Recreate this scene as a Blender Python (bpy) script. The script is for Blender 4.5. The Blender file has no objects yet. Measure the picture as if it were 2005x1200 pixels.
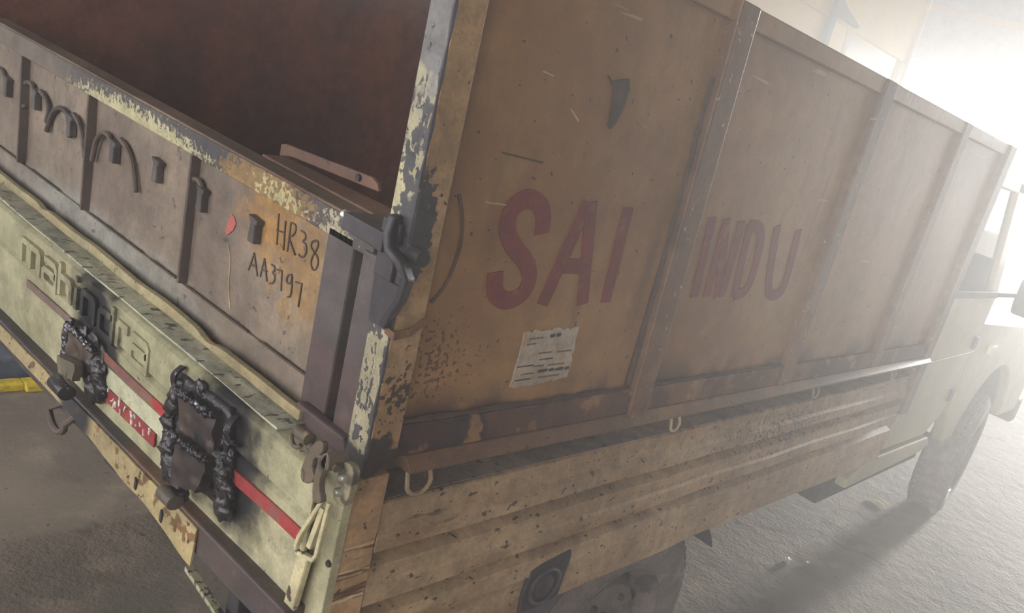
import bpy, bmesh, math, random
from mathutils import Vector, Matrix, noise as mnoise

random.seed(7)
SC = bpy.context.scene
COL = SC.collection

# ------------------------------------------------------------------ camera
# world: truck side plane x = 0 (truck lies at x < 0), rear plane y = 0, forward +y, floor z = 0
RIGHT = Vector((0.765, 0.574, 0.291)).normalized()
FWD = Vector((-0.493, 0.813, -0.309)).normalized()
UP = RIGHT.cross(FWD).normalized()
RIGHT = FWD.cross(UP).normalized()
cam_d = bpy.data.cameras.new('camera')
cam = bpy.data.objects.new('camera', cam_d)
COL.objects.link(cam)
m = Matrix.Identity(4)
for i in range(3):
    m[i][0] = RIGHT[i]; m[i][1] = UP[i]; m[i][2] = -FWD[i]
m[0][3], m[1][3], m[2][3] = 0.901, -0.717, 1.721
cam.matrix_world = m
cam_d.sensor_fit = 'HORIZONTAL'
cam_d.sensor_width = 36.0
cam_d.lens = 1646.6 / 2005.0 * 36.0
cam_d.shift_x = (1002.5 - 1334.4) / 2005.0
cam_d.shift_y = (756.35 - 600.0) / 2005.0
cam_d.clip_start = 0.02
SC.camera = cam

# ------------------------------------------------------------------ sky, sun and exposure
SC.view_settings.view_transform = 'Standard'
SC.view_settings.look = 'None'
SC.view_settings.gamma = 1.0
SC.view_settings.use_curve_mapping = False
SC.view_settings.exposure = 0.15
world = bpy.data.worlds.new('overcast_sky')
SC.world = world
world.use_nodes = True
bg = world.node_tree.nodes['Background']
bg.inputs[0].default_value = (0.97, 0.98, 1.0, 1)
bg.inputs[1].default_value = 5.0
sun_d = bpy.data.lights.new('low_sun', 'SUN')
sun_d.energy = 6.2
sun_d.angle = math.radians(6)
sun_d.color = (1.0, .97, .92)
sun = bpy.data.objects.new('low_sun', sun_d)
COL.objects.link(sun)
SUN_DIR = Vector((-.025, .99, .095)).normalized()
sun.rotation_euler = SUN_DIR.to_track_quat('Z', 'Y').to_euler()
VEIL_DENSITY = 0.11  # strength of the added lens-flare veil
VEIL_G = 0.6


# ------------------------------------------------------------------ mesh helpers
class MB:
    def __init__(s):
        s.v = []; s.f = []

    def add(s, vs, fs):
        b = len(s.v)
        s.v += [tuple(q) for q in vs]
        s.f += [tuple(b + i for i in f) for f in fs]
        return s

    def box(s, x0, x1, y0, y1, z0, z1):
        vs = [(x, y, z) for x in (x0, x1) for y in (y0, y1) for z in (z0, z1)]
        return s.add(vs, [(0, 1, 3, 2), (4, 6, 7, 5), (0, 4, 5, 1), (2, 3, 7, 6), (0, 2, 6, 4), (1, 5, 7, 3)])

    def prism(s, poly, axis, a0, a1):
        def pt(q, a):
            if axis == 'x': return (a, q[0], q[1])
            if axis == 'y': return (q[0], a, q[1])
            return (q[0], q[1], a)
        n = len(poly)
        vs = [pt(q, a0) for q in poly] + [pt(q, a1) for q in poly]
        fs = [tuple(range(n)), tuple(range(2 * n - 1, n - 1, -1))]
        fs += [(i, (i + 1) % n, n + (i + 1) % n, n + i) for i in range(n)]
        return s.add(vs, fs)

    def tube(s, pts, r, n=8, close=False):
        pts = [Vector(q) for q in pts]
        vs = []; fs = []
        k = len(pts)
        ref = None
        for i, q in enumerate(pts):
            a = pts[(i - 1) % k] if (i > 0 or close) else q
            b = pts[(i + 1) % k] if (i < k - 1 or close) else q
            t = (b - a).normalized()
            if ref is None:
                ref = Vector((0, 0, 1)) if abs(t.z) < .9 else Vector((1, 0, 0))
            u = (ref - t * ref.dot(t)).normalized()
            ref = u
            w = t.cross(u)
            rr = r[i] if isinstance(r, (list, tuple)) else r
            for j in range(n):
                an = 2 * math.pi * j / n
                vs.append(q + u * (math.cos(an) * rr) + w * (math.sin(an) * rr))
        for i in range(k - (0 if close else 1)):
            for j in range(n):
                i2 = (i + 1) % k
                fs.append((i * n + j, i * n + (j + 1) % n, i2 * n + (j + 1) % n, i2 * n + j))
        if not close:
            fs.append(tuple(range(n))); fs.append(tuple(range((k - 1) * n, k * n)))
        return s.add(vs, fs)

    def bar(s, pts, w, t, flat):
        """flat bar along a path: width w along `flat`, thickness t across"""
        pts = [Vector(q) for q in pts]
        fl = Vector(flat).normalized()
        vs = []; k = len(pts)
        for i, q in enumerate(pts):
            a = pts[max(i - 1, 0)]; b = pts[min(i + 1, k - 1)]
            tg = (b - a).normalized()
            nn = tg.cross(fl).normalized()
            for (c, d) in ((-1, -1), (1, -1), (1, 1), (-1, 1)):
                vs.append(q + fl * (c * w / 2) + nn * (d * t / 2))
        fs = [(0, 1, 2, 3), tuple(range(4 * k - 4, 4 * k))]
        for i in range(k - 1):
            for j in range(4):
                fs.append((4 * i + j, 4 * i + (j + 1) % 4, 4 * i + 4 + (j + 1) % 4, 4 * i + 4 + j))
        return s.add(vs, fs)

    def lathe(s, prof, c, axis='x', n=40):
        vs = []; fs = []
        k = len(prof)
        for i in range(n):
            a = 2 * math.pi * i / n
            ca, sa = math.cos(a), math.sin(a)
            for (r, h) in prof:
                if axis == 'x': vs.append((c[0] + h, c[1] + r * ca, c[2] + r * sa))
                elif axis == 'y': vs.append((c[0] + r * ca, c[1] + h, c[2] + r * sa))
                else: vs.append((c[0] + r * ca, c[1] + r * sa, c[2] + h))
        for i in range(n):
            i2 = (i + 1) % n
            for j in range(k - 1):
                fs.append((i * k + j, i * k + j + 1, i2 * k + j + 1, i2 * k + j))
        return s.add(vs, fs)

    def blob(s, c, r, seed=0, sq=(1, 1, 1), rough=.35, n=8):
        vs = []; fs = []
        c = Vector(c)
        for i in range(n + 1):
            th = math.pi * i / n
            for j in range(2 * n):
                ph = math.pi * j / n
                d = Vector((math.sin(th) * math.cos(ph), math.sin(th) * math.sin(ph), math.cos(th)))
                k = 1 + rough * mnoise.noise(d * 1.7 + Vector((seed * 3.1, seed, seed * 1.7)))
                vs.append(c + Vector((d.x * sq[0], d.y * sq[1], d.z * sq[2])) * (r * k))
        for i in range(n):
            for j in range(2 * n):
                j2 = (j + 1) % (2 * n)
                fs.append((i * 2 * n + j, i * 2 * n + j2, (i + 1) * 2 * n + j2, (i + 1) * 2 * n + j))
        return s.add(vs, fs)

    def grid(s, fn, nu, nv, thick=None):
        """fn(u,v) -> point; thick: offset vector for a back skin"""
        vs = [Vector(fn(i / nu, j / nv)) for i in range(nu + 1) for j in range(nv + 1)]
        idx = lambda i, j: i * (nv + 1) + j
        fs = [(idx(i, j), idx(i + 1, j), idx(i + 1, j + 1), idx(i, j + 1)) for i in range(nu) for j in range(nv)]
        if thick is not None:
            t = Vector(thick); n0 = len(vs)
            vs += [q + t for q in vs]
            fs += [tuple(n0 + k for k in reversed(f)) for f in fs]
            ring = [idx(i, 0) for i in range(nu + 1)] + [idx(nu, j) for j in range(1, nv + 1)] + \
                   [idx(i, nv) for i in range(nu - 1, -1, -1)] + [idx(0, j) for j in range(nv - 1, 0, -1)]
            for a, b in zip(ring, ring[1:] + ring[:1]):
                fs.append((a, b, n0 + b, n0 + a))
        return s.add(vs, fs)

    def stroke(s, pts, w, plane, depth, proud):
        """painted or embossed stroke: pts 2-D, plane 'x' (y,z at x=depth) or 'y' (x,z at y=depth); proud = thickness towards the viewer"""
        P = [Vector(q) for q in pts]
        k = len(P)
        L = []; R_ = []
        for i, q in enumerate(P):
            d1 = (q - P[i - 1]).normalized() if i > 0 else None
            d2 = (P[i + 1] - q).normalized() if i < k - 1 else None
            if d1 is None: d1 = d2
            if d2 is None: d2 = d1
            t = (d1 + d2)
            t = t.normalized() if t.length > 1e-6 else d1
            nrm = Vector((-t.y, t.x))
            c = max(.5, nrm.dot(Vector((-d1.y, d1.x))))
            ww = w[i] if isinstance(w, (list, tuple)) else w
            L.append(q + nrm * (ww / 2 / c)); R_.append(q - nrm * (ww / 2 / c))
        def pt(q, a):
            return (a, q.x, q.y) if plane == 'x' else (q.x, a, q.y)
        vs = []
        for a in (depth, depth + proud):
            vs += [pt(q, a) for q in L] + [pt(q, a) for q in R_]
        o = 2 * k
        fs = []
        for i in range(k - 1):
            fs.append((i, i + 1, k + i + 1, k + i))
            fs.append((o + i, o + k + i, o + k + i + 1, o + i + 1))
            fs.append((i, o + i, o + i + 1, i + 1))
            fs.append((k + i, k + i + 1, o + k + i + 1, o + k + i))
        fs.append((0, k, o + k, o)); fs.append((k - 1, o + k - 1, o + 2 * k - 1, 2 * k - 1))
        return s.add(vs, fs)

    def build(s, name, mat, parent=None, bevel=0, smooth=False, label=None, kind=None, cat=None, group=None, seg=2, sharp=True):
        me = bpy.data.meshes.new(name)
        me.from_pydata(s.v, [], s.f)
        b = bmesh.new(); b.from_mesh(me)
        bmesh.ops.recalc_face_normals(b, faces=b.faces)
        b.to_mesh(me); b.free()
        me.materials.append(mat)
        if smooth:
            for p in me.polygons: p.use_smooth = True
            if sharp: me.set_sharp_from_angle(angle=math.radians(40))
        o = bpy.data.objects.new(name, me)
        COL.objects.link(o)
        if bevel:
            mod = o.modifiers.new('edge', 'BEVEL'); mod.width = bevel; mod.segments = seg; mod.limit_method = 'ANGLE'
            mod.angle_limit = math.radians(35)
        put(o, parent)
        if label: o['label'] = label
        if kind: o['kind'] = kind
        if cat: o['category'] = cat
        if group: o['group'] = group
        return o


def put(o, parent):
    if parent is not None:
        o.parent = parent
        o.matrix_parent_inverse = WM[parent.name].inverted() if parent.name in WM else Matrix.Identity(4)
        WM[o.name] = Matrix.Identity(4)
    else:
        WM[o.name] = Matrix.Identity(4)


WM = {}


def empty(name, loc, label, cat, group=None):
    o = bpy.data.objects.new(name, None)
    COL.objects.link(o)
    o.location = loc
    o.empty_display_size = .2
    WM[o.name] = Matrix.Translation(loc)
    o['label'] = label; o['category'] = cat
    if group: o['group'] = group
    return o


def chaikin(pts, it=2, closed=False):
    for _ in range(it):
        out = [] if closed else [pts[0]]
        n = len(pts)
        for i in range(n if closed else n - 1):
            a = pts[i]; b = pts[(i + 1) % n]
            out.append(tuple(p * .75 + q * .25 for p, q in zip(a, b)))
            out.append(tuple(p * .25 + q * .75 for p, q in zip(a, b)))
        if not closed: out.append(pts[-1])
        pts = out
    return pts


def wob(x, y, z, sc=2.0, am=.004, seed=0.):
    return am * mnoise.noise(Vector((x * sc + seed, y * sc - seed, z * sc + 2 * seed)))


# ------------------------------------------------------------------ materials
def srgb(r, g, b):
    f = lambda c: (c / 255 / 12.92) if c / 255 <= .04045 else ((c / 255 + .055) / 1.055) ** 2.4
    return (f(r), f(g), f(b), 1)


class NT:
    def __init__(s, name):
        s.m = bpy.data.materials.new(name); s.m.use_nodes = True
        s.t = s.m.node_tree
        s.b = s.t.nodes['Principled BSDF']
        s.tc = s.t.nodes.new('ShaderNodeTexCoord')

    def n(s, typ): return s.t.nodes.new(typ)

    def link(s, a, b): s.t.links.new(a, b)

    def vec(s, sc=(1, 1, 1)):
        mp = s.n('ShaderNodeMapping'); mp.inputs['Scale'].default_value = sc
        s.link(s.tc.outputs['Object'], mp.inputs['Vector'])
        return mp.outputs[0]

    def noise(s, scale, det=4, mp=(1, 1, 1), rough=.55, dist=0):
        k = s.n('ShaderNodeTexNoise')
        k.inputs['Scale'].default_value = scale; k.inputs['Detail'].default_value = det
        k.inputs['Roughness'].default_value = rough; k.inputs['Distortion'].default_value = dist
        s.link(s.vec(mp), k.inputs['Vector'])
        return k.outputs['Fac']

    def step(s, fac, lo, hi, a=0., b=1.):
        k = s.n('ShaderNodeMapRange'); k.interpolation_type = 'SMOOTHSTEP'
        k.inputs['From Min'].default_value = lo; k.inputs['From Max'].default_value = hi
        k.inputs['To Min'].default_value = a; k.inputs['To Max'].default_value = b
        s.link(fac, k.inputs['Value'])
        return k.outputs[0]

    def math(s, op, a, b=None):
        k = s.n('ShaderNodeMath'); k.operation = op
        for i, q in enumerate((a, b)):
            if q is None: continue
            if isinstance(q, (int, float)): k.inputs[i].default_value = q
            else: s.link(q, k.inputs[i])
        return k.outputs[0]

    def mix(s, fac, a, b):
        k = s.n('ShaderNodeMix'); k.data_type = 'RGBA'
        if isinstance(fac, (int, float)): k.inputs[0].default_value = fac
        else: s.link(fac, k.inputs[0])
        for i, q in ((6, a), (7, b)):
            if isinstance(q, (tuple, list)): k.inputs[i].default_value = q
            else: s.link(q, k.inputs[i])
        return k.outputs[2]

    def dist(s, c, sc=(1, 1, 1)):
        k = s.n('ShaderNodeVectorMath'); k.operation = 'DISTANCE'
        s.link(s.vec(sc), k.inputs[0]); k.inputs[1].default_value = tuple(p * q for p, q in zip(c, sc))
        return k.outputs['Value']

    def sep(s, ax):
        k = s.n('ShaderNodeSeparateXYZ'); s.link(s.tc.outputs['Object'], k.inputs[0])
        return k.outputs[ax]

    def bump(s, fac, strength, distance=.01):
        k = s.n('ShaderNodeBump'); k.inputs['Strength'].default_value = strength
        k.inputs['Distance'].default_value = distance
        s.link(fac, k.inputs['Height']); s.link(k.outputs[0], s.b.inputs['Normal'])


def paint(name, base, var=None, layers=(), rough=.55, metal=0., bump=(40, .15), varscale=3., varmap=(1, 1, 1), spec=.4, var_lo=.4, var_hi=.62, grunge=1.0):
    """base colour, broad variation, then stain layers with shapes of their own"""
    T = NT(name)
    col = base
    if var is not None:
        col = T.mix(T.step(T.noise(varscale, 5, varmap), var_lo, var_hi), base, var)
    for L in layers:
        nf = T.noise(L.get('scale', 20), L.get('det', 5), L.get('map', (1, 1, 1)), L.get('nr', .55))
        if 'at' in L:
            c, r = L['at']
            d = T.dist(c, L.get('asc', (1, 1, 1)))
            v = T.math('SUBTRACT', 1.0, T.math('DIVIDE', d, r))
            v = T.math('ADD', v, T.math('MULTIPLY', T.math('SUBTRACT', nf, .5), L.get('amp', 1.)))
            msk = T.step(v, L.get('lo', .1), L.get('hi', .5))
        else:
            msk = T.step(nf, L['lo'], L['hi'])
            if 'rng' in L:
                ax, a, b, c, d = L['rng']
                q = T.sep(ax)
                msk = T.math('MULTIPLY', msk, T.math('MULTIPLY', T.step(q, a, b), T.step(q, c, d, 1., 0.)))
        if 'k' in L: msk = T.math('MULTIPLY', msk, L['k'])
        col = T.mix(msk, col, L['col'])
    if grunge:
        for sc_, a_, b_ in ((24, 1 - .26 * grunge, 1 + .16 * grunge), (5, 1 - .14 * grunge, 1 + .08 * grunge), (140, 1 - .12 * grunge, 1 + .08 * grunge)):
            k = T.n('ShaderNodeVectorMath'); k.operation = 'SCALE'
            if isinstance(col, (tuple, list)): k.inputs[0].default_value = col[:3]
            else: T.link(col, k.inputs[0])
            T.link(T.step(T.noise(sc_, 7, (1, 1, 1), .68), .34, .66, a_, b_), k.inputs['Scale'])
            col = k.outputs[0]
    if isinstance(col, (tuple, list)): T.b.inputs['Base Color'].default_value = col
    else: T.link(col, T.b.inputs['Base Color'])
    T.b.inputs['Roughness'].default_value = rough
    T.b.inputs['Metallic'].default_value = metal
    T.b.inputs['Specular IOR Level'].default_value = spec
    if bump: T.bump(T.noise(bump[0], 4), bump[1], .004)
    return T.m


CREAM = srgb(178, 169, 136)
CREAM_D = srgb(168, 156, 120)
STEEL = srgb(74, 70, 72)
DARK = srgb(48, 42, 44)
RUST = srgb(92, 58, 42)
RUSTD = srgb(78, 48, 36)
TAN = srgb(164, 122, 76)
TAN_D = srgb(140, 98, 58)
M = {}
SPECK = dict(scale=55, det=3, lo=.66, hi=.69, col=RUSTD)
# inner and outer sheet of the raised cargo body
M['side_sheet'] = paint('ochre_painted_sheet', TAN, TAN_D, [
    dict(scale=6, lo=.52, hi=.72, col=srgb(150, 116, 72), k=.7),
    dict(scale=4, det=6, map=(1, 3, .5), lo=.55, hi=.75, col=srgb(118, 82, 52), k=.8),
    dict(at=((0, .09, 1.26), .24), scale=130, det=3, amp=2.3, lo=.95, hi=1.05, col=RUSTD, k=.85),
    dict(scale=70, det=2, lo=.70, hi=.73, col=RUSTD),
    dict(scale=70, det=2, map=(1, .07, 1), lo=.72, hi=.76, col=srgb(190, 158, 110), k=.6),
    dict(scale=5, det=6, lo=.42, hi=.60, col=srgb(74, 46, 38), rng=(2, 1.13, 1.16, 1.17, 1.25), k=.9),
], rough=.42, varscale=2.2, grunge=0.4)
M['side_frame'] = paint('brown_frame_paint', srgb(130, 94, 64), srgb(112, 80, 58), [
    dict(scale=9, det=6, lo=.52, hi=.66, col=srgb(100, 66, 50), k=.9),
    dict(scale=60, det=2, lo=.68, hi=.70, col=srgb(190, 160, 120), k=.7)], rough=.5)
M['rail_rust'] = paint('rusty_lower_rail', srgb(120, 82, 54), srgb(88, 54, 42), [
    dict(at=((0, .05, 1.13), .28), scale=14, amp=1.4, lo=.25, hi=.5, col=srgb(52, 36, 38)),
    dict(scale=14, det=6, lo=.56, hi=.62, col=srgb(152, 112, 72), k=.8),
    dict(scale=8, det=6, lo=.5, hi=.64, col=srgb(74, 46, 40), k=.8)], rough=.6)
M['ledge'] = paint('ledge_paint', srgb(130, 96, 64), srgb(108, 76, 54), [SPECK], rough=.5)
M['post'] = paint('chipped_cream_on_steel', srgb(176, 168, 136), srgb(158, 148, 120), [
    dict(scale=75, det=5, map=(1, 1, .6), lo=.52, hi=.56, col=STEEL),
    dict(at=((-.02, 0, 1.43), .12), scale=40, amp=1.3, asc=(1, 1, .9), lo=.2, hi=.3, col=STEEL),
    dict(at=((-.045, 0, 1.50), .10), scale=60, amp=2.0, asc=(3, 1, .8), lo=.6, hi=.7, col=srgb(188, 178, 138)),
    dict(at=((-.02, 0, 1.82), .26), scale=30, amp=1.3, lo=.15, hi=.45, col=srgb(120, 116, 114)),
    dict(at=((-.02, 0, 1.08), .07), scale=30, amp=.9, lo=.2, hi=.3, col=STEEL),
    dict(scale=90, det=3, lo=.64, hi=.67, col=DARK)], rough=.5)
M['post_side'] = paint('tan_post_side', srgb(180, 146, 106), srgb(162, 126, 88), [
    dict(at=((0, .000, 1.46), .075), scale=60, amp=1.4, asc=(1, 2.2, .75), lo=.2, hi=.28, col=STEEL),
    dict(at=((0, .02, 1.10), .075), scale=40, amp=1.4, lo=.2, hi=.34, col=srgb(60, 46, 44)),
    dict(scale=80, det=3, lo=.66, hi=.69, col=RUSTD),
    dict(at=((0, .02, 1.22), .13), scale=110, amp=2.2, lo=.85, hi=.92, col=srgb(70, 50, 42))], rough=.5)
M['inner'] = paint('red_brown_inner_sheet', srgb(140, 88, 74), srgb(112, 74, 66), [
    dict(scale=3, det=6, map=(1, 1, .3), lo=.5, hi=.7, col=srgb(154, 92, 68), k=.8),
    dict(scale=8, det=6, map=(1, 1, .2), lo=.56, hi=.7, col=srgb(98, 66, 62), k=.6)], rough=.34, varscale=1.4, spec=.5)
# tailgate extension
M['gate_sheet'] = paint('weathered_gate_sheet', srgb(140, 123, 106), srgb(122, 105, 92), [
    dict(scale=9, det=6, map=(1, 1, .18), lo=.5, hi=.7, col=srgb(116, 98, 86), k=.75),
    dict(at=((-.37, .03, 1.385), .17), scale=26, det=6, nr=.65, amp=1.9, lo=.1, hi=.75, col=srgb(166, 122, 62), k=.85),
    dict(at=((-.27, .03, 1.29), .16), scale=30, det=6, nr=.65, amp=2.0, lo=.3, hi=.9, col=srgb(160, 122, 72), k=.75),
    dict(at=((-1.0, .03, 1.12), .9), scale=8, amp=.5, asc=(1, 1, 9), lo=.3, hi=.8, col=srgb(146, 142, 132), k=.9),
    dict(scale=46, det=3, lo=.66, hi=.69, col=srgb(80, 66, 60), k=.8)], rough=.55)
M['gate_rail'] = paint('flaked_gate_rail', srgb(86, 79, 76), srgb(68, 63, 66), [
    dict(at=((-.86, .03, 1.385), .50), scale=95, det=6, nr=.7, amp=2.2, asc=(1, 1, 10), lo=.42, hi=.58, col=srgb(188, 178, 138)),
    dict(at=((-.40, .03, 1.40), .20), scale=70, det=6, nr=.7, amp=1.6, asc=(1, 1, 4), lo=.2, hi=.5, col=srgb(150, 118, 70), k=.85),
    dict(at=((-.36, .03, 1.40), .20), scale=95, det=5, amp=2.2, asc=(1, 1, 3), lo=.75, hi=.85, col=srgb(190, 176, 130)),
    dict(at=((-.20, .03, 1.385), .10), scale=110, det=5, amp=2.2, lo=.6, hi=.75, col=srgb(180, 168, 138)),
    dict(at=((-1.5, .03, 1.4), .50), scale=20, det=5, amp=1.2, lo=.2, hi=.6, col=srgb(124, 110, 96), k=.85)], rough=.5)
M['gate_top'] = paint('rusty_flat_top', srgb(128, 106, 88), srgb(104, 84, 72), [
    dict(scale=10, map=(.2, 1, 1), lo=.52, hi=.66, col=srgb(98, 66, 50), k=.7)], rough=.6)
M['gate_side'] = paint('plum_grey_frame', srgb(94, 84, 81), srgb(80, 71, 70), [
    dict(at=((-.15, .03, 1.10), .22), scale=12, amp=.8, lo=.2, hi=.6, col=srgb(84, 64, 60), k=.8)], rough=.6)
M['rib'] = paint('brown_rib', srgb(98, 82, 72), srgb(84, 70, 64), rough=.6)
M['dark_steel'] = paint('dark_bare_steel', srgb(80, 74, 78), srgb(62, 56, 60), [
    dict(scale=40, lo=.62, hi=.68, col=srgb(120, 112, 108), k=.6)], rough=.5, metal=.2)
# lower tailgate
SOOT = srgb(34, 32, 34)
W1 = (-.77, -.05, .975); W2 = (-.315, -.05, .985)
M['tailgate'] = paint('cream_tailgate_paint', CREAM, srgb(164, 158, 124), [
    dict(scale=10, det=6, map=(1, 1, .25), lo=.52, hi=.68, col=srgb(150, 142, 110), k=.7),
    dict(scale=36, det=5, lo=.60, hi=.68, col=srgb(156, 150, 120), k=.5),
    dict(at=((-.85, -.02, 1.105), 1.4), scale=34, det=6, amp=2.6, asc=(1, 1, 1), lo=2.0, hi=2.2, col=srgb(92, 92, 86)),
    dict(at=((-.78, -.05, 1.035), .135), scale=22, det=6, amp=.9, asc=(.9, .3, 1), lo=.12, hi=.6, col=SOOT),
    dict(at=((-.71, -.05, .97), .075), scale=26, det=6, amp=.9, asc=(1, .3, 1), lo=.12, hi=.6, col=SOOT),
    dict(at=((-.285, -.05, 1.03), .165), scale=26, det=6, amp=.8, asc=(1, .3, 1), lo=.1, hi=.65, col=SOOT),
    dict(at=((-.245, -.05, .95), .13), scale=26, det=6, amp=.8, asc=(1, .3, 1), lo=.1, hi=.65, col=SOOT),
    dict(scale=80, det=2, lo=.72, hi=.74, col=RUSTD)], rough=.5)
M['shelf'] = paint('dirty_cream_shelf', srgb(196, 192, 164), srgb(174, 172, 150), [
    dict(scale=26, det=6, map=(.6, 1, 1), lo=.5, hi=.66, col=srgb(134, 134, 122), k=.8),
    dict(scale=60, det=4, map=(1, .45, 1), lo=.585, hi=.62, col=srgb(74, 75, 74), k=.9),
    dict(scale=80, det=2, lo=.66, hi=.69, col=srgb(180, 176, 152))], rough=.7, bump=(60, .5))
M['lip'] = paint('yellowed_cream_lip', srgb(170, 156, 118), srgb(154, 136, 100), [
    dict(scale=12, map=(1, 1, 1), lo=.58, hi=.66, col=srgb(160, 140, 108), k=.7), SPECK], rough=.5)
M['tape_red'] = paint('red_reflective_tape', srgb(164, 58, 60), srgb(146, 60, 58), [
    dict(scale=24, det=6, lo=.56, hi=.66, col=srgb(126, 84, 76), k=.8)], rough=.4)
M['tape_dull'] = paint('faded_brown_tape', srgb(132, 110, 98), srgb(122, 92, 86), rough=.6)
M['tape_mid'] = paint('dusty_red_tape', srgb(140, 78, 72), srgb(128, 90, 80), [
    dict(at=((-.45, -.05, .975), .09), scale=20, amp=.6, lo=.1, hi=.6, col=srgb(178, 52, 54))], rough=.5)
M['tape_white'] = paint('worn_white_tape', srgb(206, 204, 178), srgb(186, 182, 152), [
    dict(scale=60, det=4, lo=.62, hi=.66, col=srgb(150, 140, 112))], rough=.4)
M['tape_mark'] = paint('white_scuff', srgb(226, 214, 204), rough=.6)
M['weld_plate'] = paint('burnt_steel_plate', srgb(90, 72, 62), srgb(60, 50, 48), [
    dict(scale=26, det=6, lo=.55, hi=.66, col=srgb(112, 96, 88), k=.6),
    dict(scale=11, det=6, lo=.55, hi=.66, col=srgb(36, 34, 36))], rough=.5, metal=.3, bump=(30, .4))
M['weld_plate_pale'] = paint('scorched_grey_plate', srgb(122, 112, 94), srgb(92, 84, 74), [dict(scale=20, det=6, lo=.55, hi=.66, col=srgb(50, 46, 46))], rough=.5, metal=.2)
M['weld_slag'] = paint('black_weld_slag', srgb(88, 82, 82), srgb(58, 54, 56), [dict(scale=60, det=3, lo=.6, hi=.68, col=srgb(110, 106, 106), k=.8)], rough=.32, metal=.6, bump=(70, .8))
M['weld_bead'] = paint('fresh_weld_bead', srgb(104, 100, 104), srgb(58, 54, 58), [
    dict(scale=90, det=2, lo=.62, hi=.68, col=srgb(170, 170, 174))], rough=.28, metal=.75, bump=(90, .5))
M['bumper'] = paint('cream_bumper_plate', srgb(178, 158, 112), srgb(158, 140, 102), [
    dict(scale=26, det=5, lo=.57, hi=.61, col=srgb(120, 88, 56)),
    dict(at=((-.77, -.08, .84), .10), scale=12, amp=.6, asc=(1, .4, 1), lo=.15, hi=.5, col=srgb(44, 42, 44)),
    dict(scale=60, lo=.64, hi=.67, col=RUSTD)], rough=.5)
M['crossmember'] = paint('dark_brown_crossmember', srgb(86, 72, 66), srgb(66, 58, 60), [
    dict(at=((-.45, -.06, .86), .22), scale=8, amp=.7, asc=(1, .5, 1), lo=.2, hi=.6, col=srgb(112, 80, 62), k=.8),
    dict(scale=40, lo=.62, hi=.68, col=srgb(108, 98, 92), k=.5)], rough=.55)
M['latch'] = paint('grimy_cream_latch', srgb(160, 148, 114), srgb(132, 120, 94), [
    dict(scale=34, det=5, lo=.48, hi=.6, col=srgb(74, 66, 58), k=.9)], rough=.5)
M['latch_dark'] = paint('grimy_brown_latch', srgb(126, 110, 86), srgb(96, 82, 68), [dict(scale=50, det=5, lo=.5, hi=.62, col=srgb(62, 54, 50), k=.9), dict(scale=30, det=5, lo=.62, hi=.68, col=srgb(170, 154, 118), k=.8)], rough=.5)
M['lever'] = paint('cream_lever', srgb(206, 194, 154), srgb(182, 168, 130), [
    dict(scale=40, det=4, lo=.6, hi=.65, col=srgb(90, 74, 60))], rough=.5)
M['chrome'] = paint('worn_bolt_metal', srgb(196, 190, 176), rough=.3, metal=.8)
# bed side
M['bed_side'] = paint('beige_bed_side', srgb(178, 150, 116), srgb(158, 130, 99), [
    dict(scale=5, det=6, map=(1, .3, 2.2), lo=.5, hi=.68, col=srgb(150, 114, 82), k=.8),
    dict(scale=62, det=3, map=(1, .8, 1.2), lo=.645, hi=.675, col=RUSTD),
    dict(scale=24, det=4, map=(1, .8, 1.2), lo=.70, hi=.72, col=RUSTD),
    dict(at=((0, 1.35, .97), .75), scale=85, det=4, amp=2.6, asc=(1, .8, 3.2), lo=.95, hi=1.05, col=RUSTD),
    dict(at=((0, .10, 1.0), .14), scale=40, det=3, amp=2.4, asc=(1, .6, 2), map=(1, .25, 1), lo=.85, hi=1.0, col=srgb(108, 78, 56), k=.8),
    dict(scale=30, det=3, map=(1, .06, 1), lo=.66, hi=.7, col=srgb(128, 92, 66), k=.8)], rough=.48)
M['bed_pillar'] = paint('scratched_bed_pillar', srgb(188, 152, 112), srgb(164, 126, 90), [
    dict(scale=60, det=3, map=(1, .10, 1.3), lo=.50, hi=.56, col=srgb(104, 72, 52), rng=(2, .86, .88, .965, .99)),
    dict(scale=80, det=3, map=(1, .1, 1.2), lo=.60, hi=.64, col=srgb(212, 186, 148), rng=(2, .86, .88, .97, .99)),
    dict(scale=50, lo=.65, hi=.68, col=RUSTD)], rough=.5)
M['bed_rail'] = paint('grey_bed_rail', srgb(158, 138, 122), srgb(140, 122, 110), [SPECK], rough=.6)
M['fuel'] = paint('black_filler_pocket', srgb(56, 48, 50), srgb(44, 38, 42), rough=.6)
M['tyre'] = paint('dusty_tyre_rubber', srgb(126, 111, 103), srgb(104, 92, 86), [
    dict(scale=12, lo=.55, hi=.7, col=srgb(138, 122, 112), k=.6)], rough=.85)
M['rim'] = paint('dusty_steel_rim', srgb(118, 102, 94), srgb(92, 80, 76), [
    dict(scale=10, lo=.55, hi=.66, col=srgb(70, 60, 58))], rough=.6)
M['chassis'] = paint('dark_chassis', srgb(62, 56, 56), srgb(46, 42, 44), rough=.75)
M['cab'] = paint('cream_cab_paint', srgb(176, 166, 126), srgb(160, 152, 118), [
    dict(scale=8, lo=.56, hi=.7, col=srgb(196, 160, 120), k=.6)], rough=.35, grunge=0.3)
M['black_trim'] = paint('black_trim', srgb(52, 52, 54), rough=.55)
M['red_paint'] = paint('faded_red_lettering', srgb(128, 46, 38), srgb(116, 44, 38), [
    dict(scale=40, det=4, lo=.60, hi=.66, col=srgb(128, 84, 60), k=.7)], rough=.5)
M['pink_paint'] = paint('pink_red_smear', srgb(178, 92, 84), rough=.6)
M['pen'] = paint('black_marker', srgb(78, 60, 46), rough=.7)
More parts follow.
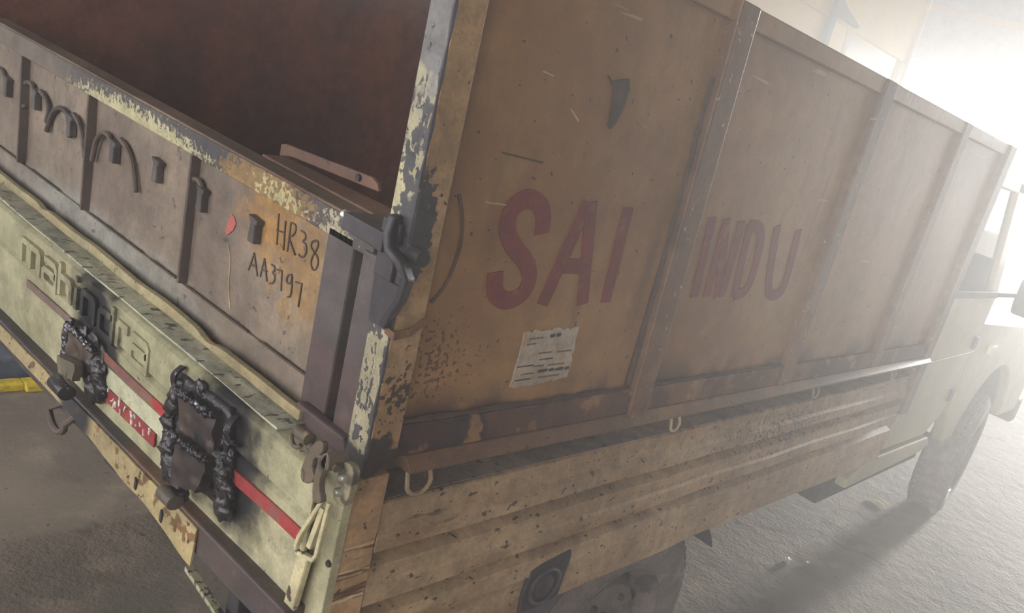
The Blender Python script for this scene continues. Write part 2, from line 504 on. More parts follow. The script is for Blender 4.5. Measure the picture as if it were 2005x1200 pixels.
M['seam'] = paint('dark_weld_seam', srgb(64, 48, 42), srgb(82, 60, 48), rough=.6)
M['brush'] = paint('brown_brush_line', srgb(98, 70, 50), rough=.6)
M['black_mark'] = paint('black_scorch_mark', srgb(76, 62, 52), srgb(96, 76, 60), rough=.6)
M['paper'] = paint('torn_paper_label', srgb(190, 174, 154), srgb(178, 156, 132), [
    dict(scale=30, det=5, lo=.56, hi=.64, col=srgb(176, 146, 112), k=.8)], rough=.8)
M['ink'] = paint('faded_print', srgb(112, 98, 92), rough=.8)
M['ink_dark'] = paint('black_print', srgb(62, 54, 56), rough=.8)
M['rod'] = paint('rusty_rod', srgb(86, 72, 68), srgb(104, 84, 72), rough=.6)
M['rod_light'] = paint('worn_light_rod', srgb(190, 166, 130), srgb(150, 124, 96), rough=.5)
# setting
M['yellow'] = paint('yellow_vehicle_paint', srgb(255, 208, 0), srgb(255, 196, 0), [
    dict(scale=4, lo=.55, hi=.75, col=srgb(244, 176, 60), k=.6)], rough=.35, grunge=0.2)
M['yellow_trim'] = paint('cream_edge_trim', srgb(238, 226, 196), rough=.5, grunge=0.2)
M['sky_glare_pane'] = paint('pane_painted_sky_glare', srgb(250, 240, 206), rough=.15, bump=None, grunge=0)  # bright sky reflection on the glass, put into the pane colour
M['grey_arm'] = paint('grey_mirror_arm', srgb(96, 92, 84), rough=.6, grunge=0.3)
M['yellow_bar'] = paint('yellow_steel_bar', srgb(222, 196, 62), srgb(206, 178, 54), [
    dict(scale=20, lo=.6, hi=.66, col=srgb(150, 130, 60))], rough=.5)
M['blue_grey'] = paint('blue_grey_plate', srgb(96, 104, 118), srgb(80, 84, 98), rough=.6)
M['plank'] = paint('rusty_bracket_plate', srgb(120, 88, 68), srgb(104, 74, 58), [
    dict(scale=22, lo=.6, hi=.68, col=srgb(70, 46, 40))], rough=.55)
M['straw'] = paint('pale_straw', srgb(226, 206, 150), rough=.7)
M['scrap'] = paint('bright_metal_scrap', srgb(220, 218, 214), rough=.3, metal=.6)
M['wall'] = paint('pale_grey_wall', srgb(214, 212, 226), srgb(204, 202, 218), rough=.8, grunge=0.3)
M['wall_band'] = paint('peach_wall_band', srgb(232, 206, 188), rough=.7, grunge=0.2)
M['ceiling'] = paint('grey_roof_sheet', srgb(150, 146, 140), rough=.8)
M['shed_wall'] = paint('shed_plaster', srgb(176, 166, 150), srgb(156, 146, 132), rough=.85)

T = NT('worn_concrete')
c1 = T.mix(T.step(T.noise(.9, 6), .38, .64), srgb(138, 125, 111), srgb(112, 102, 93))
c1 = T.mix(T.math('MULTIPLY', T.step(T.noise(5, 6, rough=.65), .5, .7), .7), c1, srgb(154, 139, 122))
c1 = T.mix(T.math('MULTIPLY', T.step(T.noise(2.2, 6, (1, 1, 1), .7), .56, .66), .6), c1, srgb(88, 82, 78))
c1 = T.mix(T.step(T.noise(40, 3), .66, .7), c1, srgb(82, 74, 68))
vo = T.n('ShaderNodeTexVoronoi'); vo.feature = 'DISTANCE_TO_EDGE'; vo.inputs['Scale'].default_value = .55
wn = T.n('ShaderNodeVectorMath'); wn.operation = 'ADD'
nz = T.n('ShaderNodeTexNoise'); nz.inputs['Scale'].default_value = 1.6; nz.inputs['Detail'].default_value = 6
T.link(T.tc.outputs['Object'], nz.inputs['Vector'])
T.link(T.tc.outputs['Object'], wn.inputs[0]); T.link(nz.outputs['Color'], wn.inputs[1]); T.link(wn.outputs[0], vo.inputs['Vector'])
crack = T.step(vo.outputs['Distance'], .004, .014, 1., 0.)
c1 = T.mix(T.math('MULTIPLY', crack, .35), c1, srgb(70, 64, 60))
T.link(c1, T.b.inputs['Base Color'])
T.b.inputs['Roughness'].default_value = .8
T.b.inputs['Specular IOR Level'].default_value = .2
hb = T.math('ADD', T.noise(11, 7, rough=.65), T.math('MULTIPLY', T.noise(60, 4), .35))
T.bump(hb, .38, .03)
M['floor'] = T.m


def glass(name, tint, a=.25):
    T = NT(name)
    tr = T.n('ShaderNodeBsdfTransparent'); tr.inputs[0].default_value = tint
    gl = T.n('ShaderNodeBsdfGlossy'); gl.inputs['Roughness'].default_value = .05
    fr = T.n('ShaderNodeFresnel'); fr.inputs[0].default_value = 1.35
    mx = T.n('ShaderNodeMixShader')
    T.link(fr.outputs[0], mx.inputs[0]); T.link(tr.outputs[0], mx.inputs[1]); T.link(gl.outputs[0], mx.inputs[2])
    T.link(mx.outputs[0], T.t.nodes['Material Output'].inputs['Surface'])
    return T.m


M['glass'] = glass('clear_window_glass', (.86, .92, .9, 1))

# ------------------------------------------------------------------ the setting
XW0, XW1, YB, YF, HC = -13.0, 8.0, -7.0, 16.0, 5.6
def fl(u, v):
    x = -14 + 30 * u; y = -12 + 62 * v
    return (x, y, wob(x, y, 0, .8, .006))
MB().grid(fl, 60, 124).build('floor', M['floor'], smooth=True, kind='structure', cat='floor', label='rough grey-brown concrete workshop floor')
MB().box(XW0, XW1, YB, YF + .3, HC, HC + .15).build('ceiling', M['ceiling'], kind='structure', cat='ceiling', label='grey sheet roof over the workshop')
wf = MB().box(XW0, XW1, YF, YF + .3, 3.80, HC).box(XW0, -11.5, YF, YF + .3, 0, 3.80).box(5.5, XW1, YF, YF + .3, 0, 3.80) \
    .build('wall_front', M['wall'], kind='structure', cat='wall', label='pale wall with the bright open doorway beyond the cab')
MB().box(XW0, XW1, YF - .05, YF - .002, 4.67, 4.80).build('trim_1', M['wall_band'], kind='structure', bevel=.01, cat='trim', label='peach band across the wall above the doorway')
MB().box(XW0 - .2, XW0, YB, YF + .3, 0, HC).build('wall_left', M['shed_wall'], kind='structure', cat='wall', label='plastered workshop wall beyond the yellow truck')
MB().box(XW1, XW1 + .2, YB, YF + .3, 0, HC).build('wall_right', M['shed_wall'], kind='structure', cat='wall', label='plastered workshop wall facing the lettered truck side')

# ------------------------------------------------------------------ the pickup truck
TR = empty('pickup_truck', (-.85, 1.6, 0), 'cream and ochre pickup truck with raised steel cargo body and welded tailgate', 'truck')
W = 1.70

# ---- raised cargo body, near side: frame with sheets, posts, rails, lettering
Z0, Z1, YE = 1.114, 1.905, 2.405
side = MB().box(-.035, .004, .0, YE, 1.116, 1.168).build('cargo_side_frame', M['rail_rust'], TR, bevel=.003, label='rusty lower rail and frame of the raised side')
MB().prism([(-.035, 1.094), (.024, 1.094), (.024, 1.100), (.006, 1.116), (-.035, 1.116)], 'y', .06, YE).build('ledge_angle', M['ledge'], side, bevel=.0012)
top = MB().box(-.03, .004, .0, YE, 1.868, 1.905).build('top_rail', M['side_sheet'], side, bevel=.003)
bays = [(.045, .572), (.632, 1.222), (1.282, 1.842), (1.902, 2.345)]
for k, (a, b) in enumerate(bays):
    def sh(u, v, a=a, b=b):
        y = a + (b - a) * u; z = 1.16 + (1.872 - 1.16) * v
        e = min(1, min(u, 1 - u) * 6) * min(1, min(v, 1 - v) * 6)
        return (-.010 + e * wob(0, y, z, 3.2, .0016, 3 + k), y, z)
    MB().grid(sh, 24, 24, (-.003, 0, 0)).build('side_sheet', M['side_sheet'], side, smooth=True)
def lean_post(y0, y1, zb, zt, lean, mat, x1=.008):
    return MB().prism([(y0, zb), (y1, zb), (y1 - lean, zt), (y0 - lean, zt)], 'x', -.04, x1)
lean_post(.592, .652, 1.098, 1.905, .032, None, .012).build('post', M['side_frame'], side, bevel=.004)
lean_post(1.222, 1.282, 1.116, 1.905, 0, None, .010).build('post', M['side_frame'], side, bevel=.004)
lean_post(1.842, 1.902, 1.116, 1.905, 0, None, .008).build('post', M['side_frame'], side, bevel=.004)
lean_post(2.335, 2.41, .88, 1.907, 0, None, .012).build('post', M['side_frame'], side, bevel=.004)
# dark uneven weld seams round the first bay
def seam(pts, r, nm='weld_seam'):
    return MB().tube([(x, y + .0015 * mnoise.noise(Vector((y * 40, z * 40, 1))), z + .0015 * mnoise.noise(Vector((y * 40, z * 40, 7)))) for x, y, z in pts], [r * (1 + .7 * mnoise.noise(Vector((p[1] * 55, p[2] * 55, 0)))) for p in pts], 6).build(nm, M['seam'], side, smooth=True)
seam([(-.006, .590 - .032 * i / 60, 1.172 + .60 * i / 60) for i in range(61)], .0042)
seam([(-.004, .05 + .535 * i / 60, 1.1705) for i in range(61)], .0050)
seam([(-.004, .655 + .56 * i / 60, 1.1705) for i in range(61)], .0040)
def word(strokes, w, nm, mat, parent, plane, depth, proud, smooth_it=2):
    mb = MB()
    for st in strokes:
        pts = chaikin(st, smooth_it) if len(st) > 3 else st
        mb.stroke(pts, w, plane, depth, proud + (1 if proud > 0 else -1) * .00025 * strokes.index(st))
    return mb.build(nm, mat, parent)
LX = -.0080
SAI = {
 'S': [[(.245,1.468),(.237,1.505),(.211,1.521),(.186,1.517),(.168,1.500),(.169,1.471),(.190,1.445),(.226,1.422),(.243,1.398),(.240,1.373),(.219,1.358),(.193,1.358),(.173,1.373),(.168,1.404)]],
 'A': [[(.332,1.527),(.285,1.349)], [(.338,1.527),(.384,1.349)], [(.306,1.417),(.370,1.418)]],
 'I': [[(.435,1.526),(.444,1.352)]],
}
for ch in 'SAI':
    word(SAI[ch], .030 if ch == 'S' else .026, 'letter', M['red_paint'], side, 'x', LX - .003, .0032)
IND = [[[(.700,1.528),(.722,1.360)]],
       [[(.752,1.528),(.768,1.360)], [(.752,1.528),(.812,1.360)], [(.812,1.528),(.826,1.360)]],
       [[(.848,1.526),(.880,1.360)], [(.848,1.520),(.890,1.522),(.915,1.495),(.930,1.420),(.926,1.372),(.880,1.363)]],
       [[(.966,1.527),(1.012,1.390),(1.04,1.362),(1.08,1.362),(1.100,1.385),(1.072,1.524)]]]
for st in IND:
    word(st, .026, 'letter', M['red_paint'], side, 'x', LX - .003, .0032)
word([[(.069,1.514),(.084,1.483),(.091,1.446),(.087,1.408),(.077,1.377),(.060,1.356)]], .0055, 'brush_arc', M['brush'], side, 'x', LX - .003, .0032)
MB().prism([(.300,1.722),(.312,1.716),(.322,1.718),(.332,1.722),(.350,1.726),(.356,1.713),(.354,1.681),(.345,1.655),(.336,1.645),(.329,1.649),(.326,1.680),(.318,1.706)], 'x', LX - .003, LX + .0004).build('scorch_mark', M['black_mark'], side, label='black burnt mark on the ochre sheet')
for st in ([(.13,1.580),(.21,1.576)], [(.17,1.70),(.19,1.698)], [(.24,1.66),(.262,1.646)], [(.40,1.665),(.425,1.66)], [(.12,1.508),(.16,1.507)]):
    word([st], .0022, 'scratch', M['pen'] if st[0][0] == .13 else M['rod_light'], side, 'x', LX - .003, .0031)
# torn paper label
rp = random.Random(3)
def torn(a, b, n, j):
    return [(a[0] + (b[0] - a[0]) * i / n + rp.uniform(-j, j), a[1] + (b[1] - a[1]) * i / n + rp.uniform(-j, j)) for i in range(n)]
q = torn((.262, 1.303), (.386, 1.307), 14, .003) + torn((.388, 1.305), (.396, 1.205), 10, .003) + torn((.394, 1.208), (.258, 1.201), 12, .002) + torn((.258, 1.203), (.262, 1.30), 7, .0015)
stk = MB().prism(q, 'x', LX - .003, LX + .0008).build('paper_label', M['paper'], side, label='torn white paper label with faded print')
inkx = LX + .0004
mb = MB()
for (y, z, l) in [(.275,1.29,.03),(.272,1.28,.02),(.35,1.262,.035),(.305,1.262,.03),(.31,1.25,.03),(.30,1.238,.025),(.335,1.238,.04),(.325,1.25,.018),(.275,1.225,.03),(.32,1.216,.05)]:
    mb.stroke([(y, z), (y + l, z + .001)], .0025, 'x', inkx, .0012)
mb.build('print_line', M['ink'], stk, kind='stuff')
mb = MB()
for i, l in enumerate((.022, .012, .02, .01)):
    y = .315 + sum((.022, .012, .02, .01)[:i]) + i * .004
    mb.stroke([(y, 1.228), (y + l, 1.229)], .005, 'x', inkx, .0012)
mb.stroke([(.262, 1.240), (.300, 1.241)], .002, 'x', inkx, .0012).stroke([(.264, 1.215), (.30, 1.216)], .002, 'x', inkx, .0012)
mb.stroke([(.322, 1.293), (.333, 1.294)], .006, 'x', inkx, .0012).stroke([(.337, 1.294), (.347, 1.295)], .006, 'x', inkx, .0012)
mb.build('print_line', M['ink_dark'], stk, kind='stuff')
# rope hooks under the ledge
for y in (.085, .76, 1.45, 2.05):
    big = y < .1
    r = .022 if big else .016
    pts = [(.012, y - r * .9, 1.098)] + [(.020, y - r * math.cos(t), 1.075 - r * math.sin(t)) for t in [i * math.pi / 8 for i in range(9)]] + [(.012, y + r * .9, 1.098)]
    MB().tube(pts, .0035, 8).build('rope_hook', M['rod_light'], side, smooth=True)

# ---- rear corner posts (L angles)
def corner(xa, s):
    cp = MB().box(min(xa, xa - s * .046), max(xa, xa - s * .046), -.006, .0, 1.075, 1.905).build('corner_post', M['post'], TR, bevel=.0015, label='corner post with cream paint flaking off bare steel')
    MB().prism([(-.006, 1.085), (.044, 1.118), (.038, 1.905), (-.006, 1.905)], 'x', min(xa, xa + s * .006), max(xa, xa + s * .006)).build('side_flange', M['post_side'], cp, bevel=.0012)
    MB().tube([(xa + s * .003, -.006, 1.12 + i * .02) for i in range(40)], [.003 + .0012 * math.sin(i * 1.9) for i in range(40)], 6).build('weld_seam', M['dark_steel'], cp, smooth=True)
    return cp
cpr = corner(0.0, 1)
cpl = corner(-W, -1)

# ---- far side, headboard, floor of the cargo body
far = MB().grid(lambda u, v: (-W + .02 + wob(0, u * 2.4, v, 2.5, .008, 9), u * 2.4, .86 + v * 1.04), 30, 16, (-.004, 0, 0)).build('cargo_side_sheet', M['inner'], TR, smooth=True, label='red-brown inner face of the far cargo side')
for y in (.6, 1.25, 1.87):
    MB().box(-W - .02, -W + .012, y, y + .06, 1.1, 1.905).build('post', M['side_frame'], far, bevel=.004)
MB().box(-W - .012, -W + .034, 0, YE, 1.868, 1.905).build('top_rail', M['side_frame'], far, bevel=.004)
hb_ = MB().grid(lambda u, v: (-W + .02 + u * (W - .05), YE - .03 + wob(u, 0, v, 2.5, .008, 5), .86 + v * 1.04), 24, 16, (0, .004, 0)).build('headboard', M['inner'], TR, smooth=True)
MB().box(-W, -.03, YE - .03, YE + .01, 1.868, 1.905).build('top_rail', M['side_frame'], hb_, bevel=.004)
MB().box(-W, -.03, .03, YE, .83, .86).build('bed_floor', M['inner'], TR)
MB().box(-.046, -.041, .02, YE - .02, 1.097, 1.9).build('inner_lining', M['inner'], TR)

# ---- lower bed side (ribbed)
PROF = [(1.0385, -.006), (1.0385, -.003), (1.036, .000), (.992, .001), (.985, .010), (.956, .010), (.949, -.018), (.932, -.018), (.922, .004), (.889, .004), (.883, .010), (.852, .010), (.845, -.018), (.827, -.018), (.817, .004), (.778, .007), (.771, -.003), (.690, .000)]
def bed(u, v):
    t = v * (len(PROF) - 1); i = min(int(t), len(PROF) - 2); f = t - i
    z = PROF[i][0] + (PROF[i + 1][0] - PROF[i][0]) * f; x = PROF[i][1] + (PROF[i + 1][1] - PROF[i][1]) * f
    y = .036 + (2.31 - .036) * u
    x += wob(0, y, z, 3.4, .006, 2)
    if v == 1.0: z += .006 * mnoise.noise(Vector((y * 5, 0, 0)))
    return (x, y, z)
bs = MB().grid(bed, 90, len(PROF) - 1, (-.003, 0, 0)).build('bed_side', M['bed_side'], TR, smooth=True, label='beige ribbed bed side speckled with rust')
MB().prism([(-.022, 1.090), (.036, 1.094), (.034, .69), (-.030, .69)], 'x', -.03, .010).build('corner_pillar', M['bed_pillar'], bs, bevel=.002)
MB().box(-.10, -.004, .036, 2.31, 1.026, 1.040).box(-.10, -.080, .036, 2.31, 1.040, 1.114).build('bed_rail', M['bed_rail'], bs)
# dark fuel filler pocket
ff = MB().prism([(.428,.792),(.462,.801),(.500,.806),(.536,.812),(.542,.790),(.537,.735),(.534,.700),(.48,.690),(.424,.692),(.420,.74)], 'x', .000, .010).build('fuel_filler', M['fuel'], bs, bevel=.003, label='black fuel filler pocket with round cap')
MB().lathe([(.0, .022), (.020, .022), (.026, .018), (.030, .006)], (-.006, .478, .742), 'x', 24).build('filler_cap', M['fuel'], ff, smooth=True)
MB().tube([(.012, .478 + .040 * math.cos(t), .742 + .040 * math.sin(t)) for t in [i * math.pi / 12 for i in range(24)]], .004, 6, True).build('cap_ring', M['dark_steel'], ff, smooth=True)
bl = MB().grid(lambda u, v: (-W - bed(u, v)[0], bed(u, v)[1], bed(u, v)[2]), 40, len(PROF) - 1, (.003, 0, 0)).build('bed_side', M['bed_side'], TR, smooth=True)
MB().box(-W, -W + .03, -.02, .036, .69, 1.09).build('corner_pillar', M['bed_pillar'], bl, bevel=.002)

# ---- lower tailgate
GY = -.05
GX0, GX1 = -W + .035, -.035
def gate(u, v):
    prof = [(.012, 1.086), (-.006, 1.090), (-.044, 1.092), (-.052, 1.086), (-.051, 1.018), (-.043, 1.013), (-.043, 1.009), (-.051, 1.003), (-.050, .94), (-.048, .86), (-.046, .805)]
    t = v * (len(prof) - 1); i = min(int(t), len(prof) - 2); f = t - i
    y = prof[i][0] + (prof[i + 1][0] - prof[i][0]) * f; z = prof[i][1] + (prof[i + 1][1] - prof[i][1]) * f
    x = GX0 + (GX1 - GX0) * u
    return (x, y + wob(x, 0, z, 3.5, .005, 4), z + wob(x, 0, 1, 4, .006, 6))
tg = MB().grid(gate, 70, 20, (0, .004, 0)).build('tailgate', M['tailgate'], TR, smooth=True, label='cream lower tailgate with embossed maker name')
MB().grid(lambda u, v: (GX0 + (GX1 - .13 - GX0) * u, .004 - .046 * v + wob(u * 1.7, 0, v, 4, .002, 3), 1.0955 + wob(GX0 + 1.6 * u, 0, 1, 4, .006, 6) + .004 * mnoise.noise(Vector((u * 60, v * 4, 0))) * (1 - abs(2 * v - 1))), 200, 6, (0, 0, -.004)).build('gate_shelf', M['shelf'], tg, smooth=True)
# lip behind the shelf, bent here and there
def lip(u, v):
    x = GX0 + (-.175 - GX0) * u
    d = .006 * math.exp(-((x + 1.20) / .02) ** 2) + .010 * math.exp(-((x + .47) / .03) ** 2)
    return (x, -.004 + wob(x, 0, 0, 6, .003, 2) + .001 * v, 1.096 + (.018 + wob(x, 0, 0, 7, .004, 8) - d) * v)
MB().grid(lip, 90, 2, (0, .012, 0)).build('gate_lip', M['lip'], tg, bevel=.002)
# embossed maker name
LET = {'m': (1.35, [[(0,0),(0,.72)],[(0,.72),(.55,.72),(.62,.62),(.62,0)],[(.62,.62),(.70,.72),(1.15,.72),(1.25,.62),(1.25,0)]]),
       'a': (.95, [[(.05,.72),(.7,.72),(.8,.62),(.8,0),(.1,0),(0,.1),(0,.32),(.1,.40),(.8,.40)]]),
       'h': (.9, [[(0,0),(0,1)],[(0,.62),(.6,.62),(.7,.52),(.7,0)]]),
       'i': (.35, [[(0,0),(0,.66)],[(0,.84),(0,1.0)]]),
       'n': (.9, [[(0,0),(0,.72)],[(0,.72),(.6,.72),(.7,.62),(.7,0)]]),
       'd': (.9, [[(.7,1),(.7,0),(.1,0),(0,.1),(0,.56),(.1,.66),(.7,.66)]]),
       'r': (.65, [[(0,0),(0,.72)],[(0,.72),(.45,.72),(.45,.55)]])}
tx, tz, th = -1.135, 1.015, .066
sx = .595 / sum(LET[c][0] for c in 'mahindra')
for c in 'mahindra':
    wd, sts = LET[c]
    word([[(tx + .006 + p * sx * .9, tz + q_ * th) for p, q_ in st] for st in sts], .0125, 'embossed_letter', M['tailgate'], tg, 'y', GY + .004, -.012, 0)
    tx += wd * sx
# reflective tape
def tape(x0, x1, z0, z1, nm, mat, sk=0):
    return MB().grid(lambda u, v: (x0 + (x1 - x0) * u, -.0545 + wob(x0 + (x1 - x0) * u, 0, z0, 3.5, .005, 4), z0 + (z1 - z0) * v + sk * u), 24, 2, (0, .003, 0)).build(nm, mat, tg)
tape(-1.10, -.86, .968, .984, 'reflective_tape', M['tape_dull'])
tape(-.72, -.43, .966, .984, 'reflective_tape', M['tape_mid'])
tape(-.24, -.045, .963, .986, 'reflective_tape', M['tape_red'], .002)
tape(-.76, -.46, .925, .962, 'reflective_tape', M['tape_white'])
rt = tape(-.755, -.50, .893, .922, 'reflective_tape', M['tape_red'])
rw = random.Random(12)
mb = MB()
for i in range(34):
    x = -.75 + .24 * rw.random(); z = .896 + .022 * rw.random()
    mb.stroke([(x, z), (x + rw.uniform(-.006, .006), z + rw.uniform(.003, .012))], .0024, 'y', -.055 + wob(x, 0, .893, 3.5, .005, 4), -.0025)
mb.build('white_scuff', M['tape_mark'], rt, label='illegible white paint strokes over the red tape')
# ragged dark bottom edge is the crossmember in front
cmn = MB().box(-W + .03, -.03, -.070, -.030, .80, .858).build('rear_crossmember', M['crossmember'], TR, bevel=.004)
bp = MB()
n = 60
poly = []
for i in range(n + 1):
    x = -W + .02 + (-.290 + W - .02) * i / n
    poly.append((x, .853 + .004 * mnoise.noise(Vector((x * 9, 0, 0)))))
low = []
for i in range(n + 1):
    x = -W + .02 + (-.290 + W - .02) * i / n
    zz = .825 - .02 * max(0, min(1, (x + .80) / .25)) - .025 * max(0, min(1, (x + .46) / .16))
    low.append((x, zz + .003 * mnoise.noise(Vector((x * 14, 3, 0)))))
vs = []; fs = []
for (t_, b_) in zip(poly, low):
    vs += [(t_[0], -.074, t_[1]), (b_[0], -.078, b_[1]), (t_[0], -.071, t_[1]), (b_[0], -.075, b_[1])]
for i in range(n):
    a = 4 * i; b = a + 4
    fs += [(a, b, b + 1, a + 1), (a + 2, a + 3, b + 3, b + 2), (a, a + 2, b + 2, b), (a + 1, b + 1, b + 3, a + 3)]
fs += [(0, 1, 3, 2), (4 * n, 4 * n + 2, 4 * n + 3, 4 * n + 1)]
bmp = MB().add(vs, fs).build('bumper_plate', M['bumper'], TR, label='dented cream bumper plate torn off at its end')
for (x, z) in ((-1.17, .835), (-.50, .825), (-.40, .815)):
    MB().prism([(x - .004, z - .010), (x + .003, z - .012), (x + .005, z + .006), (x - .002, z + .012)], 'y', -.0795, -.077).build('bolt_slot', M['fuel'], bmp)
# tow hook and lug hanging below
MB().tube([(-.84, -.05, .83), (-.852, -.075, .812)] + [(-.825 + .038 * math.cos(t), -.085, .802 + .030 * math.sin(t)) for t in [math.pi + i * math.pi / 8 for i in range(9)]] + [(-.775, -.06, .832)], .0065, 8).build('tow_hook', M['rod'], TR, smooth=True)
MB().box(-.70, -.64, -.05, -.03, .76, .81).build('mounting_lug', M['chassis'], TR, bevel=.006)
# right end of the crossmember: open channel with bottom lip and drop brackets
MB().prism([(-.30, .775), (-.10, .735), (-.03, .72), (-.03, .712), (-.10, .727), (-.30, .766)], 'y', -.080, -.068).build('channel_lip', M['post'], TR)
MB().prism([(-.29, .86), (-.03, .86), (-.03, .70), (-.29, .76)], 'y', -.018, -.010).build('channel_web', M['crossmember'], TR)
for x in (-.20, -.125):
    MB().box(x, x + .035, -.060, -.02, .70, .82).build('drop_bracket', M['chassis'], TR, bevel=.003)

# ---- two burnt weld-on hinge brackets
def rough_plate(quad, y, t, seed, am=.004):
    """flame-cut plate: quad corners (x,z) clockwise from top left, uneven face and edges"""
    a, b, c, d = [Vector(q_) for q_ in quad]
    def fn(u, v):
        p = (a * (1 - u) + b * u) * (1 - v) + (d * (1 - u) + c * u) * v
        k = Vector((p.x * 60 + seed, p.y * 60, seed))
        edge = 1 if (u in (0, 1) or v in (0, 1)) else .3
        return (p.x + edge * .004 * mnoise.noise(k), y + am * mnoise.noise(k * .6 + Vector((5, 0, 0))), p.y + edge * .004 * mnoise.noise(k + Vector((0, 9, 0))))
    return MB().grid(fn, 12, 10, (0, t, 0))


def bead(pts, r, n_, y, seed, sp=.003):
    """weld run: overlapping small ripples along a path"""
    rr = random.Random(seed)
    P = [Vector(q_) for q_ in pts]
    mb = MB()
    for i in range(n_):
        f = i / (n_ - 1) * (len(P) - 1); k = min(int(f), len(P) - 2); f -= k
        p = P[k] * (1 - f) + P[k + 1] * f
        mb.blob((p.x + rr.uniform(-sp, sp), y + rr.uniform(-.003, .002), p.y + rr.uniform(-sp, sp)), r * rr.uniform(.7, 1.35), rr.random() * 50, (1.15, .8, 1.15), .55, 8)
    return mb


LBL = ['smaller charred hinge bracket under the maker name', 'larger charred hinge bracket with a two-step plate']
b1 = rough_plate([(-.845, .982), (-.735, .978), (-.752, .930), (-.850, .922)], -.068, .016, 3, .008).build('hinge_bracket', M['weld_plate'], TR, smooth=True, label=LBL[0])
rough_plate([(-.832, .930), (-.752, .946), (-.757, .908), (-.822, .898)], -.090, .014, 5, .003).build('lower_plate', M['weld_plate_pale'], b1, smooth=True)
b2 = rough_plate([(-.397, 1.051), (-.284, 1.061), (-.268, .990), (-.376, .980)], -.074, .02, 8, .006).build('hinge_bracket', M['weld_plate'], TR, smooth=True, label=LBL[1])
rough_plate([(-.362, .990), (-.262, .998), (-.279, .930), (-.362, .900)], -.090, .02, 12, .006).build('lower_plate', M['weld_plate'], b2, smooth=True)
for par, runs in ((b1, [([(-.848, .985), (-.80, .986), (-.735, .980)], .0045, 30, -.070), ([(-.855, .985), (-.868, .95), (-.862, .90)], .008, 16, -.062), ([(-.75, .95), (-.715, .945), (-.705, .905), (-.735, .895)], .012, 24, -.060)]),
                  (b2, [([(-.398, 1.054), (-.34, 1.058), (-.284, 1.064)], .0045, 34, -.078), ([(-.376, .986), (-.32, .990), (-.264, .996)], .0048, 34, -.088),
                        ([(-.424, 1.045), (-.436, .99), (-.438, .925), (-.40, .90)], .011, 34, -.062), ([(-.400, .96), (-.385, .925), (-.36, .895)], .012, 18, -.078),
                        ([(-.270, 1.0), (-.246, .965), (-.238, .92)], .012, 22, -.064)])):
    for k, (pts, r_, n_, y_) in enumerate(runs):
        bead(pts, r_, n_, y_, k + n_).build('weld_bead', M['weld_bead'] if r_ < .01 else M['weld_slag'], par, smooth=True, sharp=False)
for par, c, n_, sd in ((b1, (-.775, .955), 12, 2), (b2, (-.33, .975), 26, 4)):
    rr = random.Random(sd); mb = MB()
    for i in range(n_):
        a = rr.uniform(0, 6.28); q_ = rr.uniform(.75, 1.15)
        mb.blob((c[0] + math.cos(a) * q_ * (.065 if par is b1 else .085), -.056 - rr.random() * .008, c[1] + math.sin(a) * q_ * (.045 if par is b1 else .095)), rr.uniform(.004, .011), rr.random() * 40, (1.3, .6, 1.3), .6, 8)
    mb.build('weld_slag', M['weld_slag'], par, smooth=True, kind='stuff', sharp=False)
# burnt backing metal that ties plates and slag together
rough_plate([(-.868, .990), (-.722, .992), (-.700, .905), (-.862, .892)], -.060, .010, 21, .006).build('backing_plate', M['weld_slag'], b1, smooth=True, sharp=False)
rough_plate([(-.436, 1.070), (-.262, 1.082), (-.228, .915), (-.430, .892)], -.062, .012, 27, .008).build('backing_plate', M['weld_slag'], b2, smooth=True, sharp=False)
# shiny folded curls of torn sheet at the edges of the larger bracket
for pts, w_ in (([(-.420, -.060, 1.086), (-.426, -.072, 1.070), (-.430, -.066, 1.045), (-.428, -.056, 1.03)], .016), ([(-.252, -.056, 1.076), (-.246, -.072, 1.062), (-.238, -.074, 1.045), (-.238, -.056, 1.03)], .018), ([(-.262, -.062, .985), (-.240, -.070, .95), (-.232, -.062, .90)], .03)):
    MB().bar([tuple(q_) for q_ in chaikin(pts, 2)], w_, .004, (1, 0, .25)).build('torn_curl', M['weld_bead'], b2, smooth=True)
MB().lathe([(0, -.03), (.012, -.03), (.015, -.026), (.015, .028), (0, .03)], (-.785, -.096, .884), 'x', 18).build('hinge_knuckle', M['weld_bead'], b1, smooth=True)
MB().lathe([(0, -.024), (.010, -.024), (.013, -.018), (.013, .022), (0, .024)], (-.35, -.094, .884), 'x', 18).build('hinge_knuckle', M['weld_plate_pale'], b2, smooth=True)

# ---- tailgate extension
ge = MB().grid(lambda u, v: (-W + .045 + (-.215 + W - .045) * u, .032 + wob(u * 1.5, 0, v * .3, 4, .003, 12) * min(1, v * 4, (1 - v) * 4), 1.10 + .288 * v), 60, 12, (0, .003, 0)).build('tailgate_extension', M['gate_sheet'], TR, smooth=True, label='weathered upper tailgate sheet with hooks and marker writing')
MB().prism([(-W + .045, 1.385), (-.105, 1.385), (-.105, 1.425), (-W + .045, 1.425)], 'y', .022, .034).build('gate_rail', M['gate_rail'], ge, bevel=.002)
MB().box(-W + .045, -.105, .022, .064, 1.425, 1.430).build('rail_top', M['gate_top'], ge, bevel=.0015)
MB().box(-W + .045, -.20, .026, .031, 1.096, 1.150).build('bottom_flange', M['gate_sheet'], ge, bevel=.001)
for x0, x1 in ((-1.62, -1.405), (-1.37, -1.20), (-1.05, -.80), (-.76, -.66), (-.62, -.40), (-.36, -.22)):
    MB().box(x0, x1, .0255, .027, 1.1495, 1.1535).build('weld_line', M['pen'], ge)
for x in (-1.41, -1.061, -.633):
    MB().prism([(x - .006, .034), (x - .004, .017), (x + .003, .017), (x + .006, .034)], 'z', 1.152, 1.386).build('rib', M['rib'], ge, bevel=.001)
